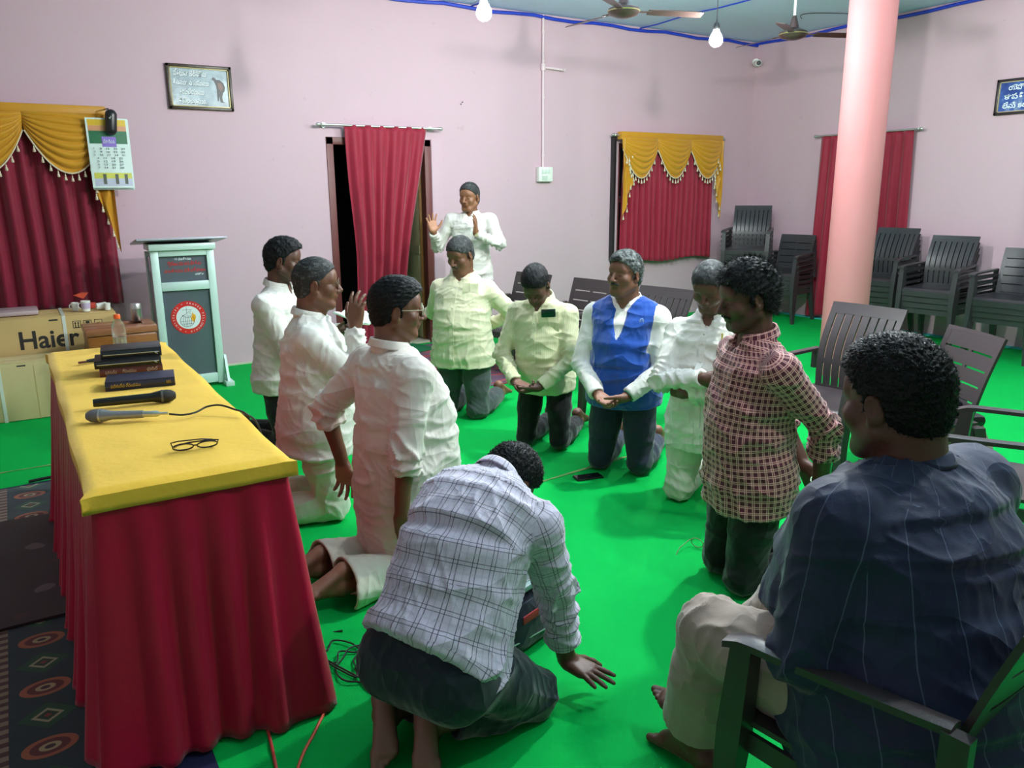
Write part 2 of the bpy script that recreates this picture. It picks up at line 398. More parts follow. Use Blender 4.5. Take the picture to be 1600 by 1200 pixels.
def valance(x0, x1, z1, label, nsw=3, tail=0.95):
    """gold swag pelmet with side cascades and tassel fringe"""
    global TASSEL
    if TASSEL is None:
        TASSEL = tassel_mesh(); TASSEL.polygons.foreach_set('use_smooth', [True]*len(TASSEL.polygons))
    e = empty('window_valance', ((x0+x1)/2, YB-0.14, z1)); tag(e, label, 'valance'); cx = (x0+x1)/2
    MB().bbox((0, 0.03, -0.025), (x1-x0+0.02, 0.09, 0.09), 0.008).build('header', M_gold, e, smooth=True)
    sw = (x1-x0)/nsw
    def tas(x, y, z):
        o = bpy.data.objects.new('tassel', TASSEL); COL.objects.link(o); o.parent = e; o.location = (x, y, z)
    for k in range(nsw):
        a = x0+k*sw-cx
        def fn(u, v, a=a):
            c = 4*u*(1-u); t = v**1.15
            z = -0.045-(0.10*t*(1-c)*1.4+0.47*t*c)+0.0
            z += 0.0
            rid = abs(math.sin(math.pi*7.5*(v*0.97+0.035*math.sin(u*5))))**0.6
            y = -0.015-0.05*math.sin(math.pi*min(1, v*0.9+0.1))*c**0.6-0.034*rid*c**0.4*(0.5+0.5*v)
            x = a+sw*(0.5+(u-0.5)*(1.02-0.04*v))
            return (x, y, z)
        MB().grid(fn, 28, 60).build('swag', M_gold, e, smooth=True, ang=None)
        pts = [fn(i/24, 1.0) for i in range(25)]
        MB().tube([(p[0], p[1]-0.004, p[2]) for p in pts], 0.006, 6).build('fringe_braid', M_tassel, e, smooth=True)
        for i in range(1, 12):
            u = i/12; p = fn(u, 1.0); tas(p[0], p[1]-0.006, p[2]-0.018)
    for s_ in (-1, 1):
        xo = (x1-x0)/2
        def ft(u, v, s_=s_):
            w_ = 0.15; L = tail*(0.55+0.45*(1-u)) 
            z = -0.05-L*v
            zig = 0.018*math.sin(v*math.pi*2*3.2+u*2.5)
            x = s_*(xo-w_*u*(0.75+0.25*math.sin(v*9))) + zig*u
            y = -0.03-0.02*math.sin(u*math.pi*4+v*3)
            return (x, y, z)
        MB().grid(ft, 18, 36).build('tail', M_gold, e, smooth=True, ang=None)
        for i in range(12):
            p = ft(1.0, (i+1)/12); tas(p[0], p[1]-0.012, p[2]-0.01)
        for i in range(5):
            p = ft(1-i/5, 1.0); tas(p[0], p[1]-0.012, p[2]-0.015)
    return e
curtain('curtain', 6.36, 7.86, 0.745, 2.25, 17, 0.030, M_maroon2, seed=2, label='maroon pleated curtain on the window under the gold swag valance, back wall right', cat='curtain', taper=0.03)
curtain('curtain', -0.95, 0.745, 0.67, 2.25, 13, 0.038, M_maroon, seed=5, label='dark maroon pleated curtain hanging above the cartons at left', cat='curtain', taper=0.02)
valance(6.27, 7.93, 2.265, 'gold satin swag valance with cream tassels, on the back window near the chair stacks', tail=0.98)
valance(-1.0, 0.78, 2.285, 'gold satin swag valance with cream tassels, behind the hanging calendar', tail=1.12)
rod(6.2, 7.98, 2.245, label='thin curtain rod of the window with gold valance, near the wall corner')
rod(2.63, 3.87, 2.235, label='silver curtain rod with knob ends above the doorway')
curtain('curtain', 2.86, 3.74, 0.03, 2.24, 6, 0.035, M_maroon2, seed=9, y=YB-0.10, shift=-0.17, taper=-0.50, label='crimson curtain hanging in the open doorway', gather=0.10)
rod(5.30, 6.60, 2.235, y=XR-0.09, axis='y', label='thin curtain rod on the right wall behind the column')
curtain('curtain', 5.36, 6.55, 0.04, 2.24, 9, 0.03, M_maroon2, y=XR-0.08, axis='y', seed=12, taper=0.10, label='long maroon curtain on the right wall behind the pink column')
# ------------------------------------------------------------------ wall things
def picture(cx, cz, wd, ht, label, kind, axis='x'):
    e = empty('framed_picture', (cx, YB-0.001, cz) if axis == 'x' else (XR-0.001, cx, cz), 0 if axis == 'x' else R(-90)); tag(e, label, 'picture')
    fr = simple('carved_brown_frame', rgb(62, 48, 34), 0.35, var=0.3, vscale=60, bump=0.5) if kind == 1 else simple('black_frame', rgb(40, 34, 36), 0.3)
    t = 0.026
    f = MB()
    for x in (-wd/2+t/2, wd/2-t/2): f.bbox((x, -0.016, 0), (t, 0.03, ht), 0.004)
    for z in (-ht/2+t/2, ht/2-t/2): f.bbox((0, -0.016, z), (wd, 0.03, t), 0.004)
    f.build('frame', fr, e, smooth=True)
    g = MB(); gt = 0.008
    for x in (-wd/2+t+gt/2, wd/2-t-gt/2): g.box((x, -0.014, 0), (gt, 0.02, ht-2*t))
    for z in (-ht/2+t+gt/2, ht/2-t-gt/2): g.box((0, -0.014, z), (wd-2*t, 0.02, gt))
    g.build('gilt_lip', simple('gilt', rgb(140, 128, 74) if kind == 1 else rgb(190, 176, 140), 0.3, metal=0.2), e)
    n = N('print_%d' % kind); v = n.coord('Object')
    if kind == 1: c = n.ramp(n.noise(v, 7, 6, 0.65), [(0.3, rgb(112, 128, 140)), (0.5, rgb(160, 176, 186)), (0.72, rgb(196, 206, 212))])
    else: c = n.ramp(n.noise(v, 6, 6, 0.6), [(0.35, rgb(30, 52, 120)), (0.55, rgb(60, 96, 170)), (0.75, rgb(170, 190, 200))])
    n.base(c); mt = n.set(rough=0.18)
    MB().box((0, -0.006, 0), (wd-2*t, 0.008, ht-2*t)).build('print', mt, e)
    return e
p1 = picture(1.582, 2.51, 0.545, 0.375, 'framed verse print with a bending man, hanging on the back wall above the lectern', 1)
M_ink = simple('white_print_ink', rgb(226, 236, 238), 0.4, var=0.02); M_inkd = simple('dark_print_ink', rgb(44, 42, 44), 0.4, var=0.2)
for i, (t_, w_) in enumerate((('ప్రభువా తెలిసికొను', 0.27), ('దినమూ నడుపుము', 0.30), ('దయచేయుము', 0.21), ('దీవించుము.', 0.24))):
    text_obj(t_, 0.062, Matrix.Translation((-0.075, -0.0112, 0.112-i*0.075)) @ Matrix.Rotation(R(90), 4, 'X'), M_ink, 'print_lettering', p1, width=w_, bold=0.0012)
    text_obj(t_, 0.062, Matrix.Translation((-0.072, -0.0106, 0.108-i*0.075)) @ Matrix.Rotation(R(90), 4, 'X'), M_inkd, 'print_shadow', p1, width=w_, bold=0.0014)
# flat printed figure of a bending man
fig = [(0.10, 0.075), (0.115, 0.095), (0.13, 0.09), (0.14, 0.075), (0.17, 0.075), (0.2, 0.05), (0.212, 0.015), (0.205, -0.02), (0.19, -0.035), (0.18, -0.075), (0.185, -0.105), (0.205, -0.118), (0.165, -0.115), (0.155, -0.06), (0.15, -0.1), (0.14, -0.11), (0.138, -0.06), (0.14, -0.01), (0.135, 0.03), (0.12, 0.065)]
MB().poly(fig, 0.0012, Matrix.Translation((0, -0.0108, 0))).build('print_figure', M_inkd, p1)
MB().poly([(0.15, 0.05), (0.18, 0.05), (0.195, 0.01), (0.18, -0.02), (0.155, 0.0)], 0.0012, Matrix.Translation((0, -0.0116, 0))).build('print_sash', simple('russet_print_ink', rgb(110, 70, 56), 0.4), p1)
p2 = picture(4.30, 2.485, 0.52, 0.34, 'framed blue verse print on the right wall at the photo edge', 2, 'y')
for i, (t_, w_) in enumerate((('యెహోవా నా', 0.30), ('కాపరి నాకు', 0.36), ('లేమి కలుగదు', 0.38))):
    text_obj(t_, 0.07, Matrix.Translation((0.0, -0.0112, 0.085-i*0.085)) @ Matrix.Rotation(R(90), 4, 'X'), M_ink, 'print_lettering', p2, width=w_, bold=0.0015)
# calendar with a black clip lamp over it
cal = empty('wall_calendar', (0.775, YB-0.25, 2.205)); tag(cal, 'paper wall calendar with green and yellow header hanging beside the gold valance', 'calendar')
M_paper = simple('paper', rgb(214, 232, 226), 0.6, var=0.02)
def calsheet(z0, z1, off, x0=-0.155, x1=0.155):
    return lambda u, v: ((x0+(x1-x0)*u, 0.0-off-0.012*math.sin(u*math.pi)-0.02*v*v, z0+(z1-z0)*v), (0, -1, 0))
for k in range(5): MB().slab(lambda u, v, k=k: ((-0.155+0.31*u+0.002*k, 0.004*k+0.05*v*(k*0.12)-0.012*math.sin(u*math.pi), -0.002*k-(0.55+0.002*k)*v), (0, -1, 0)), 6, 8, 0.0015).build('page', M_paper, cal, smooth=True)
def calpatch(nm, x0, x1, z0, z1, c, d=0.0016):
    MB().slab(lambda u, v: ((x0+(x1-x0)*u, -d-0.012*math.sin((x0+(x1-x0)*u+0.155)/0.31*math.pi), z0+(z1-z0)*v), (0, -1, 0)), 8, 1, 0.0006).build(nm, simple('ink_'+nm, c, 0.5, var=0.12, vscale=20), cal)
calpatch('header_print', -0.14, 0.14, -0.012, -0.1, rgb(222, 184, 44)); calpatch('title_print', -0.14, 0.14, -0.06, -0.10, rgb(212, 150, 110), 0.002)
calpatch('header_print', -0.14, 0.14, -0.1, -0.2, rgb(44, 110, 76)); calpatch('badge_print', -0.05, 0.055, -0.145, -0.225, rgb(136, 110, 200), 0.0024)
calpatch('footer_print', -0.135, 0.145, -0.43, -0.475, rgb(206, 206, 90)); calpatch('footer_print', -0.135, 0.145, -0.475, -0.535, rgb(190, 196, 214), 0.0018)
for x in (-0.06, 0.03, 0.10): calpatch('footer_picture', x-0.012, x+0.012, -0.44, -0.52, rgb(90, 96, 84), 0.0026)
M_ink2 = simple('grey_ink', rgb(80, 96, 104), 0.5)
for j in range(7):
    row = '   '.join('%2d' % (j+1+7*i) for i in range(5) if j+1+7*i <= 31)
    text_obj(row, 0.022, Matrix.Translation((-0.008, -0.0165, -0.24-j*0.025)) @ Matrix.Rotation(R(90), 4, 'X'), M_ink2, 'date_lettering', cal, width=0.23 if j < 3 else 0.19)
text_obj('ప్రార్థన', 0.035, Matrix.Translation((0.0, -0.0175, -0.185)) @ Matrix.Rotation(R(90), 4, 'X'), M_ink, 'title_lettering', cal, width=0.085)
lamp = empty('wall_speaker', (0.795, YB-0.29, 2.185)); tag(lamp, 'small black capsule-shaped speaker hanging in front of the wall calendar', 'speaker')
pr = [(0.0, 0.0)]+[(0.045*math.sin(t), 0.045-0.045*math.cos(t)) for t in np.linspace(0.2, 1.57, 6)]+[(0.045, 0.16)]+[(0.045*math.cos(t), 0.16+0.045*math.sin(t)) for t in np.linspace(0.2, 1.5, 6)]+[(0, 0.205)]
MB().lathe(pr, 20, Matrix.Translation((0, 0, -0.115)) @ Matrix.Rotation(R(6), 4, 'Y')).build('shell', M_black, lamp, smooth=True)
MB().tube([(-0.005, -0.046, 0.02), (0.0, -0.047, 0.01), (0.01, -0.047, 0.03)], 0.0022, 5).build('tick_mark', M_white, lamp)
MB().cyl((0, 0.0, 0.09), (0, 0.285, 0.11), 0.006, n=8).build('hook', M_black, lamp)
# conduit and switch board
cd = empty('wall_conduit', (5.225, YB-0.02, 2.9)); tag(cd, 'painted vertical conduit pipe running from the ceiling to the switch box', 'pipe')
MB().cyl((0, 0, -1.03), (0, 0, 0.57), 0.014, n=12).build('pipe', M_pipe, cd, smooth=True)
for z in (0.4, 0.1, -0.28, -0.9): MB().cyl((0, 0, z-0.012), (0, 0, z+0.012), 0.02, n=12).build('clip', M_pipe, cd, smooth=True)
MB().cyl((0, 0, 0.0), (0, 0, 0.07), 0.028, n=14).cyl((0, -0.0, 0.035), (0.24, -0.045, 0.02), 0.014, n=12).cyl((0.23, -0.03, 0.022), (0.245, -0.075, 0.018), 0.018, n=12).build('lamp_arm', M_pipe, cd, smooth=True)
sb = empty('switch_box', (5.235, YB-0.002, 1.79)); tag(sb, 'white surface switch box below the conduit on the back wall', 'switch')
MB().bbox((0, -0.035, 0), (0.19, 0.07, 0.16), 0.008).build('case', M_white, sb, smooth=True)
for k in range(3): MB().bbox((-0.045+0.04*k, -0.073, 0.03), (0.028, 0.01, 0.045), 0.002).build('rocker_switch', simple('switch_white', rgb(200, 214, 206), 0.3), sb, smooth=True)
MB().bbox((-0.02, -0.072, -0.04), (0.075, 0.006, 0.05), 0.002).box((-0.035, -0.076, -0.035), (0.008, 0.004, 0.008)).box((-0.008, -0.076, -0.035), (0.008, 0.004, 0.008)).build('socket', simple('socket_white', rgb(196, 208, 200), 0.35), sb)
# security camera
cc = empty('security_camera', (8.5, 7.60, 3.20)); tag(cc, 'small white bullet security camera in the upper wall corner', 'camera')
MB().cyl((0.10, 0.1, 0.03), (0.07, 0.08, 0.03), 0.045, n=16).cyl((0.10, 0.10, 0.03), (0.02, 0.02, 0.0), 0.012, n=10).build('bracket', M_white, cc, smooth=True)
MB().cyl((0.03, 0.045, 0.004), (-0.05, -0.075, -0.01), 0.038, n=20).build('housing', M_white, cc, smooth=True)
MB().cyl((-0.05, -0.075, -0.01), (-0.054, -0.081, -0.011), 0.030, n=18).build('lens', M_black, cc, smooth=True)
# nails and marks on the wall
for x, z, nl in ((4.19, 2.50, 'lower'), (4.21, 2.52, 'upper')): tag(MB().cyl((0, -0.012, 0), (0, 0.0, 0), 0.007, 0.005, n=8).build('wall_nail', M_black, loc=(x, YB, z)), nl+' of two small dark nails in the wall between doorway and conduit', 'nail', 'nails in the wall')
# ------------------------------------------------------------------ bulbs
n = N('glowing_bulb'); n.b.inputs['Emission Color'].default_value = (*LIGHT_COL, 1); M_cord = simple('black_cord', (0.02, 0.02, 0.022), 0.5)
names = ['lit bulb hanging on a cord above the doorway, left of the ceiling fans', 'lit bulb hanging on a cord between the two ceiling fans', 'lit bulb above the kneeling circle, beyond the top of the photo', 'lit bulb near the right wall, beyond the top of the photo', 'lit bulb above the seated man, out of view']
for k, (x, y, z, wt) in enumerate(BULBS):
    e = empty('light_bulb', (x, y, z)); tag(e, names[k], 'light bulb', 'hanging bulbs of the hall')
    r = 0.05
    mm = N('glowing_bulb'); mm.b.inputs['Base Color'].default_value = (1, 1, 1, 1)
    mm.b.inputs['Emission Color'].default_value = (*LIGHT_COL, 1); mm.b.inputs['Emission Strength'].default_value = wt/(4*math.pi*r*r*math.pi)
    MB().lathe([(0.0, -0.055), (0.02, -0.052), (0.038, -0.040), (0.05, -0.018), (0.052, 0.0), (0.045, 0.022), (0.032, 0.045), (0.022, 0.062), (0.022, 0.07)], 18).build('glass_globe', mm.m, e, smooth=True)
    MB().lathe([(0.0, 0.07), (0.024, 0.07), (0.026, 0.09), (0.020, 0.115), (0.008, 0.13), (0.004, 0.15)], 14).build('holder', M_black, e, smooth=True)
    MB().cyl((0, 0, 0.14), (0, 0, ZC-z-0.01), 0.004, n=6).build('cord', M_cord, e, smooth=True)
# ------------------------------------------------------------------ ceiling fans
M_fan = simple('brown_fan_enamel', rgb(52, 40, 38), 0.3); M_fanw = simple('fan_gold_ring', rgb(190, 176, 110), 0.3, metal=0.8)
def fan(x, y, zb, a0, label, shade=M_fan):
    e = empty('ceiling_fan', (x, y, zb)); tag(e, label, 'ceiling fan')
    MB().cyl((0, 0, 0.10), (0, 0, ZC-zb), 0.011, n=12).build('down_rod', M_white, e, smooth=True)
    MB().lathe([(0.0, ZC-zb-0.005), (0.06, ZC-zb-0.005), (0.055, ZC-zb-0.03), (0.02, ZC-zb-0.11), (0.014, ZC-zb-0.12)], 20).build('canopy', shade, e, smooth=True)
    MB().lathe([(0.014, 0.16), (0.02, 0.15), (0.045, 0.06), (0.07, 0.045), (0.012, 0.045)], 20).build('lower_canopy', shade, e, smooth=True)
    MB().lathe([(0.0, 0.045), (0.08, 0.045), (0.118, 0.025), (0.122, 0.0), (0.105, -0.02), (0.05, -0.038), (0, -0.042)], 28).build('motor', shade, e, smooth=True)
    MB().lathe([(0.119, 0.012), (0.126, 0.006), (0.119, 0.0)], 28).build('trim_ring', M_fanw, e, smooth=True)
    for k in range(3):
        a = a0+k*2*math.pi/3; M_ = Matrix.Rotation(a, 4, 'Z')
        def fb(u, v):
            xx = 0.19+0.44*u; ww = 0.105*(0.75+0.25*math.sin(u*math.pi*0.8))*(1 if u < 0.94 else 0.8)
            return (M_ @ Vector((xx, (v-0.5)*ww, 0.004-0.010*(v-0.5)*2-0.01*u)), (0, 0, 1))
        MB().slab(fb, 12, 3, 0.004).build('blade', shade, e, smooth=True)
        MB().box(M_ @ Vector((0.155, 0, 0.006)), (0.12, 0.04, 0.006), M_).build('blade_bracket', M_fan, e)
    return e
fan(6.10, 5.06, 2.93, R(-30), 'brown three-blade ceiling fan nearest the pink column')
fan(4.20, 5.10, 2.93, R(-24), 'brown three-blade ceiling fan between the two lit bulbs')
# ------------------------------------------------------------------ chairs
M_plas = simple('dark_brown_moulded_plastic', rgb(58, 50, 52), 0.36, var=0.06, vscale=30, bump=0.12, bscale=220, spec=0.5)
M_plas2 = simple('dark_grey_green_plastic', rgb(54, 54, 57), 0.32, var=0.06, vscale=30, bump=0.12, bscale=220, spec=0.5)
HT = {'v': 0.94, 'h': 0.87}
def back_surf(kind):
    H = HT[kind]
    def f(x, v):   # x metres lateral at mid, v 0..1
        z = 0.40+(H-0.40)*v
        y = -0.19-0.13*v+(0.030*math.sin((v-0.15)*math.pi*1.5) if kind == 'v' else 0.012*math.sin(v*math.pi))
        w_ = 1.0+0.06*v
        y += -0.32*(x*x) * (-1)
        return Vector((x*w_, y, z))
    return f
def panel(m, f, x0, x1, v0, v1, nx, nv, th=0.014):
    def g(u, v):
        x = x0+(x1-x0)*u; vv = v0+(v1-v0)*v; p = f(x, vv); e = 0.01
        n_ = (f(x+e, vv)-f(x-e, vv)).cross(f(x, vv+e)-f(x, vv-e)).normalized()
        return p, n_
    return m.slab(g, nx, nv, th)
def make_chair(kind, mat, label, nslat=7, sides=True, arms=True):
    e = empty('plastic_armchair'); tag(e, label, 'chair', None)
    bs = 0.22; f = back_surf(kind)
    def seat(u, v):
        x = (u-0.5)*0.50*(1-0.04*(1-v)); y = -0.21+0.46*v
        z = 0.425-0.016*math.sin(math.pi*min(1, max(0, v)))*math.sin(math.pi*u)+(0.012*(1-v)**3)
        if v > 0.9: z -= 0.028*((v-0.9)/0.1)**2
        return Vector((x, y, z)), Vector((0, 0, 1))
    MB().slab(seat, 12, 14, 0.014).build('seat', mat, e, smooth=True)
    def apron(u, v):
        x = (u-0.5)*0.49; return Vector((x, 0.25-0.05*abs(u-0.5)**2, 0.40-0.05*v)), Vector((0, 1, 0))
    MB().slab(apron, 10, 2, 0.012).box((-0.245, 0.02, 0.375), (0.012, 0.44, 0.05)).box((0.245, 0.02, 0.375), (0.012, 0.44, 0.05)).build('seat_rim', mat, e, smooth=True)
    def legshape(pts, wx, wy):
        m = MB(); n_ = len(pts); vs = []
        for i, (p, k) in enumerate(pts):
            for sx, sy in ((-1, -1), (1, -1), (1, 1), (-1, 1)): vs.append((p[0]+sx*wx*k/2, p[1]+sy*wy*k/2, p[2]))
        fs = [(3, 2, 1, 0), tuple(4*(n_-1)+i for i in range(4))]
        for i in range(n_-1):
            for j in range(4): fs.append((4*i+j, 4*i+(j+1) % 4, 4*i+4+(j+1) % 4, 4*i+4+j))
        return m.add(vs, fs)
    for s_ in (-1, 1):
        legshape([((s_*0.275, 0.245, 0), 0.75), ((s_*0.262, 0.235, 0.25), 1.0), ((s_*0.262, 0.225, 0.40), 1.15)]+([((s_*0.268, 0.205, 0.63), 0.95)] if arms else []), 0.045, 0.055).build('leg', mat, e)
        legshape([((s_*0.25, -0.30, 0), 0.75), ((s_*0.24, -0.245, 0.25), 1.0), ((s_*0.235, -0.205, 0.42), 1.2)], 0.05, 0.05).build('leg', mat, e)
        if not arms: continue
        def arm(u, v, s_=s_):
            y = 0.245-0.47*u; x = s_*(0.275-0.02*u**2*1.2)+(v-0.5)*0.055*(1-0.25*u); z = 0.645-0.02*max(0, 0.1-u)*8+0.02*u-0.006*(2*v-1)**2
            return Vector((x, y, z)), Vector((0, 0, 1))
        MB().slab(arm, 12, 3, 0.016).box((s_*0.262, -0.235, 0.60), (0.03, 0.05, 0.12)).build('armrest', mat, e, smooth=True)
        for z in (0.50, 0.555, 0.61) if sides else ():
            MB().box((s_*0.262, 0.0, z), (0.010, 0.42, 0.022)).build('side_slat', mat, e)
    m = MB()
    sw = 0.035
    panel(m, f, -bs, bs, 0.88 if kind == 'v' else 0.955, 1.0, 14, 3)
    panel(m, f, -bs, bs, 0.0, 0.10, 14, 3)
    panel(m, f, -bs, -bs+sw, 0.10, 0.9 if kind == 'v' else 0.96, 2, 14); panel(m, f, bs-sw, bs, 0.10, 0.9 if kind == 'v' else 0.96, 2, 14)
    if kind == 'v': panel(m, f, -bs, bs, 0.34, 0.40, 14, 2)
    m.build('back_frame', mat, e, smooth=True)
    if kind == 'v':
        g = 0.010; W_ = (2*bs-2*sw-g*(nslat+1))/nslat
        for k in range(nslat):
            x0 = -bs+sw+g+k*(W_+g); mm_ = MB()
            panel(mm_, f, x0, x0+W_, 0.095, 0.885, 2, 14, 0.012); mm_.build('slat', mat, e, smooth=True)
    else:
        ns = 5; g = 0.020; W_ = (0.955-0.10-g*(ns+0))/ns
        for k in range(ns):
            v0 = 0.10+g/2+k*(W_+g); mm_ = MB(); panel(mm_, f, -bs+sw*0.9, bs-sw*0.9, v0, v0+W_+(0.012 if k == ns-1 else 0), 12, 3, 0.012); mm_.build('slat', mat, e, smooth=True)
        mm_ = MB(); panel(mm_, f, -0.012, 0.012, 0.10, 0.955, 1, 12, 0.010); mm_.build('back_rib', mat, e, smooth=True)
    return e
protos = {}
def z_side(g): return not g.startswith('loose')
def chair(kind, x, y, yaw, label, z=0.0, arms=True, mat=None, group='loose plastic armchairs around the kneeling circle'):
    """yaw = heading the sitter faces, degrees from +X"""
    mat = mat or M_plas; key = (kind, mat.name, z_side(group), arms)
    if key not in protos:
        e = make_chair(kind, mat, label, sides=z_side(group), arms=arms); protos[key] = e
    else: e = copy_tree(protos[key])
    e.location = (x, y, z); e.rotation_euler = (0, 0, R(yaw-90)); e['label'] = label
    if group: e['group'] = group
    elif 'group' in e: del e['group']
    return e
chair('h', 3.74, 6.05, 190, 'dark brown plastic armchair with horizontal slats, right of the standing man')
chair('h', 3.85, 5.32, 187, 'horizontal-slat armchair standing between the bowed man and the blue-vest man')
chair('v', 3.52, 4.06, 190, 'wavy vertical-slat armchair behind the man in the blue vest')
chair('v', 3.87, 2.78, 182, 'wavy vertical-slat armchair directly behind the navy-shirt man\'s head')
chair('h', 3.97, 2.33, 152, 'armless horizontal-slat chair holding the black pouch, in front of the column', arms=False)
chair('h', 3.36, 1.55, 108, 'horizontal-slat armchair cut off by the right photo edge')
chair('h', 1.545, 0.875, 96, 'dark plastic armchair in which the navy-shirt man sits')
ORD = ['topmost', 'second from the top', 'third from the top', 'fourth from the top', 'fifth from the top', 'sixth from the top', 'seventh from the top', 'eighth from the top', 'ninth from the top', 'tenth from the top']
for kind, x, y, yaw, n_, dz, where in (('v', 8.02, 7.12, 214, 9, 0.058, 'tall stack in the room corner'), ('h', 8.15, 6.62, 190, 4, 0.06, 'stack left of the maroon wall curtain'), ('v', 8.10, 5.27, 187, 5, 0.06, 'stack half hidden by the pink column'), ('v', 8.08, 4.62, 187, 4, 0.06, 'stack just right of the pink column'), ('h', 8.02, 3.85, 184, 4, 0.055, 'stack at the right photo edge')):
    for k in range(n_):
        a = R(yaw)
        chair(kind, x+0.012*k*math.cos(a), y+0.012*k*math.sin(a), yaw, 'plastic armchair, %s in the %s' % (ORD[n_-1-k], where), z=k*dz, mat=M_plas2 if where.startswith(('stack', 'tall')) else M_plas, group=where)
# ------------------------------------------------------------------ cloth-covered table
KT = 0.894
TX0, TX1, TY0, TY1, TZ = 0.103, 0.586, 2.262, 4.452, 0.84
tb = empty('table', ((TX0+TX1)/2, (TY0+TY1)/2, 0)); tag(tb, 'long table hidden under a yellow top cloth and maroon skirt', 'table')
MB().bbox((0, 0, TZ-0.02), (TX1-TX0-0.02, TY1-TY0-0.02, 0.03), 0.004).build('tabletop', wood('table_board', rgb(120, 80, 50), rgb(150, 104, 66)), tb)
for sx in (-1, 1):
    for sy in (-1, 1): MB().cyl((sx*0.2, sy*1.0, 0), (sx*0.2, sy*1.0, TZ-0.03), 0.014, n=10).build('leg', M_steel, tb, smooth=True)
def skirt():
    cx, cy = (TX0+TX1)/2, (TY0+TY1)/2; hx, hy = (TX1-TX0)/2+0.006, (TY1-TY0)/2+0.006
    per = [(-hx, -hy), (hx, -hy), (hx, hy), (-hx, hy)]; L = [2*hx, 2*hy, 2*hx, 2*hy]; tot = sum(L)
    rr = random.Random(4); 
    def pt(s_):
        s_ = (s_ % 1.0)*tot
        for k in range(4):
            if s_ <= L[k]:
                a = per[k]; b = per[(k+1) % 4]; t = s_/L[k]; n_ = [(0, -1), (1, 0), (0, 1), (-1, 0)][k]
                # rounded corners for the normal
                c = 0.06; nx, ny = n_
                prv = [(0, -1), (1, 0), (0, 1), (-1, 0)][k-1]; nxt = [(0, -1), (1, 0), (0, 1), (-1, 0)][(k+1) % 4]
                if s_ < c: q = 0.5*(1-s_/c); nx, ny = nx*(1-q)+prv[0]*q, ny*(1-q)+prv[1]*q
                if L[k]-s_ < c: q = 0.5*(1-(L[k]-s_)/c); nx, ny = nx*(1-q)+nxt[0]*q, ny*(1-q)+nxt[1]*q
                l_ = math.hypot(nx, ny); return a[0]+(b[0]-a[0])*t, a[1]+(b[1]-a[1])*t, nx/l_, ny/l_, s_
            s_ -= L[k]
    ph = [rr.uniform(0, 6.28) for _ in range(6)]
    def fn(u, v):
        x, y, nx, ny, _ = pt(u); s_ = u*tot
        fold = math.sin(s_*2*math.pi/0.098+1.2*math.sin(s_*3.1+ph[0])+0.5*v); fold = (abs(fold)**0.7)*math.copysign(1, fold)
        big = math.sin(s_*2*math.pi/0.41+ph[1])
        out = 0.010+0.075*v**1.1+(0.002+min(1, v*3)*0.006+v**0.8*0.010)*fold+0.022*big*v**1.8
        z = TZ-0.012-(TZ-0.020)*v
        if v > 0.93: z += 0.016*(1+math.sin(s_*5.2+ph[2]))*((v-0.93)/0.07)
        return (x+nx*out, y+ny*out, z)
    o = MB().grid(fn, 420, 26, closed_u=True).build('skirt_cloth', M_satin, tb, smooth=True, ang=None)
    md = o.modifiers.new('thickness', 'SOLIDIFY'); md.thickness = 0.003; md.offset = 1
skirt()
def topcloth():
    m = MB(); hx, hy = (TX1-TX0)/2+0.014, (TY1-TY0)/2+0.014; r = 0.012; z0 = TZ
    rr = random.Random(8)
    nx_, ny_ = 40, 150
    def f(u, v):
        # u,v in 0..1 extended so the border hangs 5 cm
        ext = 0.058
        X = (u-0.5)*2*(hx+ext); Y = (v-0.5)*2*(hy+ext)
        ox = max(0, abs(X)-hx); oy = max(0, abs(Y)-hy)
        x = math.copysign(min(abs(X), hx), X) if ox else X; y = math.copysign(min(abs(Y), hy), Y) if oy else Y
        drop = max(ox, oy)
        if ox: x += math.copysign(0.014+0.003*math.sin(Y*9), X)*min(1, ox/0.01)
        if oy: y += math.copysign(0.017+0.002*math.sin(X*13), Y)*min(1, oy/0.01)
        if ox and oy: x += math.copysign(0.012, X); y += math.copysign(0.012, Y); drop *= 0.95
        z = z0+0.002+0.0015*math.sin(X*31+Y*7)*math.sin(Y*11)-drop*(1.0 if drop > 0.008 else 0.7)
        return (x, y, z)
    m.grid(f, nx_, ny_)
    o = m.build('yellow_top_cloth', M_yel, tb, smooth=True, ang=50)
    md = o.modifiers.new('thickness', 'SOLIDIFY'); md.thickness = 0.002; md.offset = 1
topcloth()
TT = 0.7565
